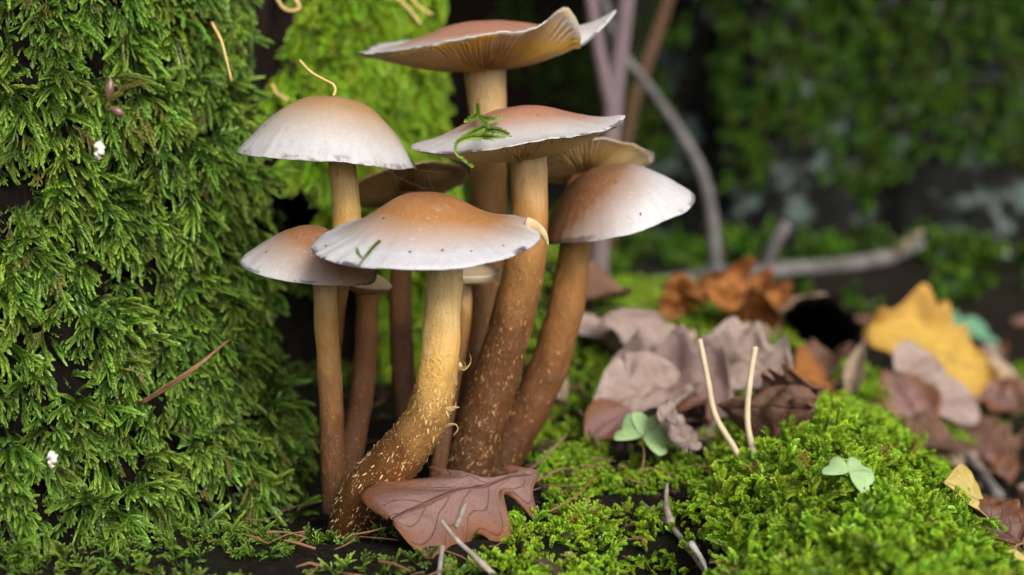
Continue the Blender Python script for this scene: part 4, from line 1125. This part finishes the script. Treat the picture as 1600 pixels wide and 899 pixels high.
# seeds and fluff in the moss wall
def seed(px, py, d, L, W, ang, label):
    t = np.linspace(0, 1, 18); q = P(px, py, d)
    ax = Vector((math.cos(R(ang)), 0, math.sin(R(ang)))) * L * MPP(d)
    path = [tuple(q + ax * (u - 0.5)) for u in t]
    V, Fc, _ = tube(path, W * MPP(d) / 2 * np.sin(np.pi * np.clip(t, .03, .97)) ** 0.7, 12, .05, 900, True, .8)
    tag(mesh_obj('seed', V, Fc, M['seed']), label, 'seed', 'brown seeds in the moss')
seed(171, 139, .352, 36, 15, 82, 'glossy brown seed standing upright in the moss wall')
seed(183, 174, .353, 26, 15, 150, 'brown seed lying aslant below the upright seed in moss')
def fluff(px, py, d, s, label):
    V, Fc, _ = tube(cr([tuple(P(px - s * .3, py - s, d)), tuple(P(px + s * .4, py - s * .3, d - .001)), tuple(P(px - s * .2, py + s * .3, d)), tuple(P(px + s * .1, py + s, d))], 20),
                    np.linspace(.55, .35, 20) * s * MPP(d) * (1 + .5 * np.sin(np.arange(20) * 1.7)), 9, .5, 1500)
    tag(mesh_obj('bark_flake', V, Fc, M['fluff']), label, 'flake', 'white scraps in the moss')
fluff(155, 238, .350, 11, 'white crumpled scrap caught in moss below the brown seeds')
fluff(82, 720, .343, 10, 'pale tan scrap caught in the moss near the ground')

# moss sprig draped over the rosy cap, and one on the front cap's rim
def sprig(paths, leaf, label):
    mb = MB()
    for i, pth in enumerate(paths):
        c = cr([tuple(P(*q)) for q in pth], 40)
        v, f, a = shoot(c, leaf, 70 + i, ranks=4, step=0.30, spread=0.95); mb.add(v, f, 0.45 + 0.55 * a)
        v, f, _ = tube(c, np.full(40, 0.00017), 5); mb.add(v, f, np.full(len(v), 0.3))
    tag(mesh_obj('moss_sprig', mb.verts(), mb.f, M['moss'], None, smooth=False, attrs={'tip': mb.attr()}), label, 'moss sprig')
sprig([[(745, 163, .408), (747, 180, .398), (757, 192, .388), (760, 203, .378), (752, 213, .366), (735, 214, .358), (715, 222, .350), (712, 236, .349), (722, 248, .350), (738, 260, .350)],
       [(758, 204, .376), (775, 203, .372), (795, 210, .368)], [(757, 198, .378), (745, 204, .372), (722, 216, .362)], [(752, 213, .366), (770, 214, .362), (790, 214, .362)], [(747, 180, .398), (735, 186, .396), (728, 190, .396)], [(750, 184, .394), (766, 186, .392), (782, 184, .392)]],
      0.00115, 'green moss sprig draped over the rim of the rosy cap')
sprig([[(594, 376, .330), (582, 388, .327), (572, 400, .325), (560, 416, .325)], [(566, 404, .325), (560, 397, .325), (557, 388, .327)]], 0.0006, 'tiny pale green moss sprig stuck to the front cap rim')

# ------------------------------------------------------------------ fine litter: needles and crumbs in the soil
mb = MB(); rg = random.Random(3)
for k_ in range(750):
    x, y = rg.uniform(-0.07, 0.30), rg.uniform(0.32, 0.85)
    zz = float(hgt(x, y)) 
    on_ridge = float(ridge(x, y)) > zz - 0.008
    if on_ridge and rg.random() < 0.93: continue
    a = rg.uniform(0, 6.28); L = rg.uniform(.004, .014); r_ = rg.uniform(.00015, .0004)
    q = np.array([x, y, zz + rg.uniform(.001, .0065)]); t = np.array([math.cos(a), math.sin(a), rg.uniform(-.3, .3)]) * L
    v, f, _ = tube([q - t / 2, q + np.array([0, 0, rg.uniform(-.001, .001)]), q + t / 2], [r_, r_, r_ * .6], 4); mb.add(v, f)
tag(mesh_obj('needle_litter', mb.verts(), mb.f, M['needle'], None, smooth=False), 'fine brown needles and stem bits strewn over the soil', 'litter', None, 'stuff')
mb = MB()
for k_ in range(1500):
    x, y = rg.uniform(-0.09, 0.30), rg.uniform(0.30, 0.85)
    zz = float(hgt(x, y))
    if float(ridge(x, y)) > zz - 0.008: continue
    s_ = rg.uniform(.0008, .0024) * (1 if rg.random() < .9 else 1.6)
    a, b_ = rg.uniform(0, 6.28), rg.uniform(-.6, .6)
    ex = np.array([math.cos(a), math.sin(a), b_]) * s_; ey = np.array([-math.sin(a), math.cos(a), rg.uniform(-.5, .5)]) * s_ * .55; ez = np.array([0, 0, s_ * .22])
    q = np.array([x, y, zz + rg.uniform(.0005, .004)])
    v = [q - ex - ey, q + ex - ey * .6, q + ex * .8 + ey, q - ex * .7 + ey * .8]; v = v + [w + ez for w in v]
    if x < 0.0 and rg.random() < .8: continue
    mb.add(v, [(3, 2, 1, 0), (4, 5, 6, 7), (0, 1, 5, 4), (1, 2, 6, 5), (2, 3, 7, 6), (3, 0, 4, 7)])
tag(mesh_obj('bark_crumbs', mb.verts(), mb.f, M['chip'], None, smooth=False), 'crumbs of bark and rotten wood scattered on the soil', 'litter', None, 'stuff')

# ------------------------------------------------------------------ middle distance: hollow stump, branches, saplings
def hollow_stump():
    d = 0.70; c = P(1279, 530, d); r = 66 * MPP(d)
    n, nth = 16, 48
    V, Fc = [], []
    rg = random.Random(8)
    ax = Vector((0.10, -1.0, 0.22)).normalized(); u = Vector((1, 0, 0)); u = (u - ax * u.dot(ax)).normalized(); w = ax.cross(u)
    prof_ = [(1.22, -.075), (1.25, -.05), (1.20, -.025), (1.14, -.008), (1.04, .0), (0.92, -.003), (0.86, -.012), (0.82, -.035), (0.74, -.060), (0.4, -.072), (0.02, -.075)]
    for (rr, z) in prof_:
        for k in range(nth):
            a = 2 * math.pi * k / nth
            q = rr * r * (1 + .12 * mnoise.noise((math.cos(a) * 2.2, math.sin(a) * 2.2, 3)) + .06 * mnoise.noise((math.cos(a) * 7, math.sin(a) * 7, z * 40)))
            jag = (.010 * mnoise.noise((math.cos(a) * 6, math.sin(a) * 6, 9)) + .004 * mnoise.noise((math.cos(a) * 19, math.sin(a) * 19, 2))) if -.02 < z else 0
            V.append(c + u * (q * math.cos(a)) + w * (q * math.sin(a)) + ax * (z + jag))
    m = len(prof_)
    for j in range(m - 1):
        for k in range(nth):
            a, b = j * nth + k, j * nth + (k + 1) % nth
            Fc.append((a, b, b + nth, a + nth))
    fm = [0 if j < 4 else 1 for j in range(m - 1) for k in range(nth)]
    tag(mesh_obj('hollow_stump', [tuple(v) for v in V], Fc, [M['twig_brown'], M['bark_shade_rot']], None, face_mats=fm), 'short rotten hollow log end with a black opening among the leaves', 'log')
hollow_stump()

fb = empty('fallen_branch', P(925, 468, 1.0), 'weathered grey branch lying across behind the leaf litter', 'branch')
stick('stem', [(915, 472, 1.0), (1010, 448, 1.01), (1110, 430, 1.03), (1220, 422, 1.05), (1330, 412, 1.07), (1395, 400, 1.08), (1438, 378, 1.085)], 24, 25, 'branch', None, None, None, 12, 50, .12, fb)
stick('side_branch', [(1188, 425, 1.045), (1208, 385, 1.035), (1228, 350, 1.03)], 20, 22, 'branch', None, None, None, 10, 16, .12, fb)
stick('broken_tip', [(1395, 400, 1.078), (1425, 372, 1.06), (1440, 362, 1.05)], 17, 6, 'pale_stalk', None, None, None, 8, 12, .3, fb)
stick('dead_branch', [(1118, 470, 1.0), (1118, 420, 1.0), (1112, 340, 1.0), (1098, 275, 1.0), (1070, 220, 1.0), (1035, 165, 1.0), (1005, 125, 1.0), (960, 60, 1.0), (930, -60, 1.0)], 23, 12, 'branch', 'bare grey branch curving up from the leaf litter behind the fallen branch', 'branch', None, 12, 60, .12)
sp_ = empty('sapling', P(930, 480, 0.86), 'pinkish sapling stem forking into two behind the rosy cap', 'sapling')
stick('stem', [(928, 500, .86), (935, 420, .86), (940, 330, .86), (950, 250, .86), (957, 180, .86), (968, 90, .86), (978, 0, .86), (992, -120, .86)], 32, 26, 'pink_stem', None, None, None, 12, 50, .06, sp_)
stick('fork', [(957, 180, .86), (948, 140, .857), (936, 80, .855), (925, 10, .853), (915, -100, .85)], 25, 18, 'pink_stem', None, None, None, 10, 30, .06, sp_)
stick('thin_sapling', [(930, 470, 1.25), (960, 330, 1.22), (985, 180, 1.2), (1010, 100, 1.2), (1040, 10, 1.2), (1070, -110, 1.2)], 20, 20, 'brown_stem', 'brown slanting sapling stem behind the forked pinkish sapling', 'sapling', None, 10, 40, .08)

# ------------------------------------------------------------------ background trees and slope
def far_tree(name, label, cx, cy, r0, h, mat, moss_n, moss_fn, crown=None, flare=0.5, seed=1, lean=0.0):
    root = empty(name, (cx, cy, float(hgt(cx, cy))), label, 'tree')
    z0 = float(hgt(cx, cy)) - 0.15
    def cz(z):
        f = np.clip((z - z0) / h, 0, 1)
        r = r0 * (1 - 0.45 * f) * (1 + flare * np.exp(-(z - z0) / (0.8 * r0)))
        return cx + lean * (z - z0), np.full_like(z, cy), r, r
    pt = column('trunk', cz, mat, root, z0, z0 + h, 110, 110, r0 * 0.09, 5.0 / r0 * 0.35, ribs=lambda x, y, th, z: r0 * (.10 * nz(np.cos(th) * 3, np.sin(th) * 3, z * 1.2, 1.3, seed) + .05 * nz(np.cos(th) * 9, np.sin(th) * 9, z * 3, 1.0, seed + 4)))
    if moss_n:
        p, nrm, th, z = col_sample(pt, moss_n, -math.pi, 0.25, z0, min(z0 + h, 1.0))
        k = moss_fn(p)
        p, nrm = p[k], nrm[k]
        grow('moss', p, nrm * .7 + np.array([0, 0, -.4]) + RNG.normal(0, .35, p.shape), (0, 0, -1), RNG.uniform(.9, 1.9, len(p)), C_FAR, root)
    if crown:  # crown out of view, added to block sky light from the background
        (ox, oy, oz), (ax, ay, az), nl, ls = crown
        g = np.random.default_rng(seed)
        dd = g.normal(0, 1, (nl, 3)); dd /= np.linalg.norm(dd, axis=1)[:, None]
        q = dd * (g.random(nl) ** 0.42)[:, None] * np.array([ax, ay, az])
        kk = np.array([mnoise.noise(tuple(v * 2.2)) for v in q]) > -0.12
        q = q[kk] + np.array([ox, oy, oz]); m = len(q)
        a = g.normal(0, 1, (m, 3)); a /= np.linalg.norm(a, axis=1)[:, None]
        b = np.cross(a, g.normal(0, 1, (m, 3))); b /= np.linalg.norm(b, axis=1)[:, None]
        V = np.stack([q, q + a * ls * .5 + b * ls * .32, q + a * ls, q + a * ls * .5 - b * ls * .32], 1).reshape(-1, 3)
        mesh_obj('crown', V, [(4 * i, 4 * i + 1, 4 * i + 2, 4 * i + 3) for i in range(m)], M['leaf_shade_crown'], root, smooth=False)
        top = np.array([cx + lean * h, cy, z0 + h * .8])
        for k_ in range(7):
            e = np.array([ox, oy, oz]) + g.normal(0, .45, 3) * np.array([ax, ay, az])
            c = cr([tuple(top - np.array([0, 0, .25])), tuple((top * .5 + e * .5) + np.array([0, 0, .12])), tuple(e)], 14)
            v, f, _ = tube(c, np.linspace(r0 * .22, r0 * .05, 14), 7); mesh_obj('limb', v, f, mat, root)
    return root

def fn_main(p):
    n = nz(p[:, 0], p[:, 1], p[:, 2], 7, 3.3) + .5 * nz(p[:, 0], p[:, 1], p[:, 2], 18, 1.3)
    red = ((p[:, 0] - .46) / .10) ** 2 + ((p[:, 2] - .03) / .08) ** 2 < 1
    return (n > np.interp(p[:, 0], [.18, .27, .33, .6], [.32, .0, -.55, -.6])) & ~red
far_tree('lichen_tree', 'big background tree with grey lichen bark, green moss covering its right side', 0.44, 1.72, 0.26, 3.4, M['bark_lichen'], 15000, fn_main,
         ((0.5, 1.9, 2.6), (1.9, 1.4, 1.0), 16000, .11), .45, 2)
far_tree('background_tree', 'dark trunk with patchy moss far behind the tallest mushroom', 0.02, 2.7, 0.16, 3.6, M['bark_dark'], 3500, lambda p: nz(p[:, 0], p[:, 1], p[:, 2], 6, 9) > 0.0,
         ((-.1, 2.9, 2.8), (1.6, 1.3, 1.0), 12000, .11), .5, 5)
far_tree('background_tree', 'dark mossy trunk at the far right edge behind the lichen tree', 1.15, 2.3, 0.2, 3.4, M['bark_dark'], 3500, lambda p: nz(p[:, 0], p[:, 1], p[:, 2], 6, 2) > -0.1,
         ((1.5, 2.4, 2.7), (1.4, 1.3, 1.0), 12000, .11), .5, 9)

# moss and low growth on the slope behind
n = 9000
x, y = RNG.uniform(-1.5, 2.2, n), RNG.uniform(1.05, 4.2, n)
zz = hgt(x, y)
k = nz(x, y, 0 * x, 3.0, 4) + .4 * nz(x, y, 0 * x, 9, 1) > -0.05
p = np.stack([x, y, zz], 1)[k]
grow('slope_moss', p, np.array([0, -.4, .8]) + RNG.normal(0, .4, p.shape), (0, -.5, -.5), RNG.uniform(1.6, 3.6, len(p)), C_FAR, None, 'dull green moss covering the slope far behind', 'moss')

# spider threads between the pale dome and the shaded cap
th_ = empty('spider_threads', P(610, 290, .41), 'fine spider threads stretched below the pale domed cap', 'spider web')
for (a, b) in [((592, 258, .395), (668, 296, .42)), ((600, 250, .395), (690, 270, .43)), ((640, 262, .40), (600, 306, .45)), ((612, 262, .4), (625, 300, .44)), ((668, 272, .41), (682, 302, .43))]:
    c = cr([tuple(P(*a)), tuple((P(*a) + P(*b)) / 2 + Vector((0, 0, -.0008))), tuple(P(*b))], 12)
    v, f, _ = tube(c, np.full(12, .00004), 4); mesh_obj('thread', v, f, M['silk'], th_)
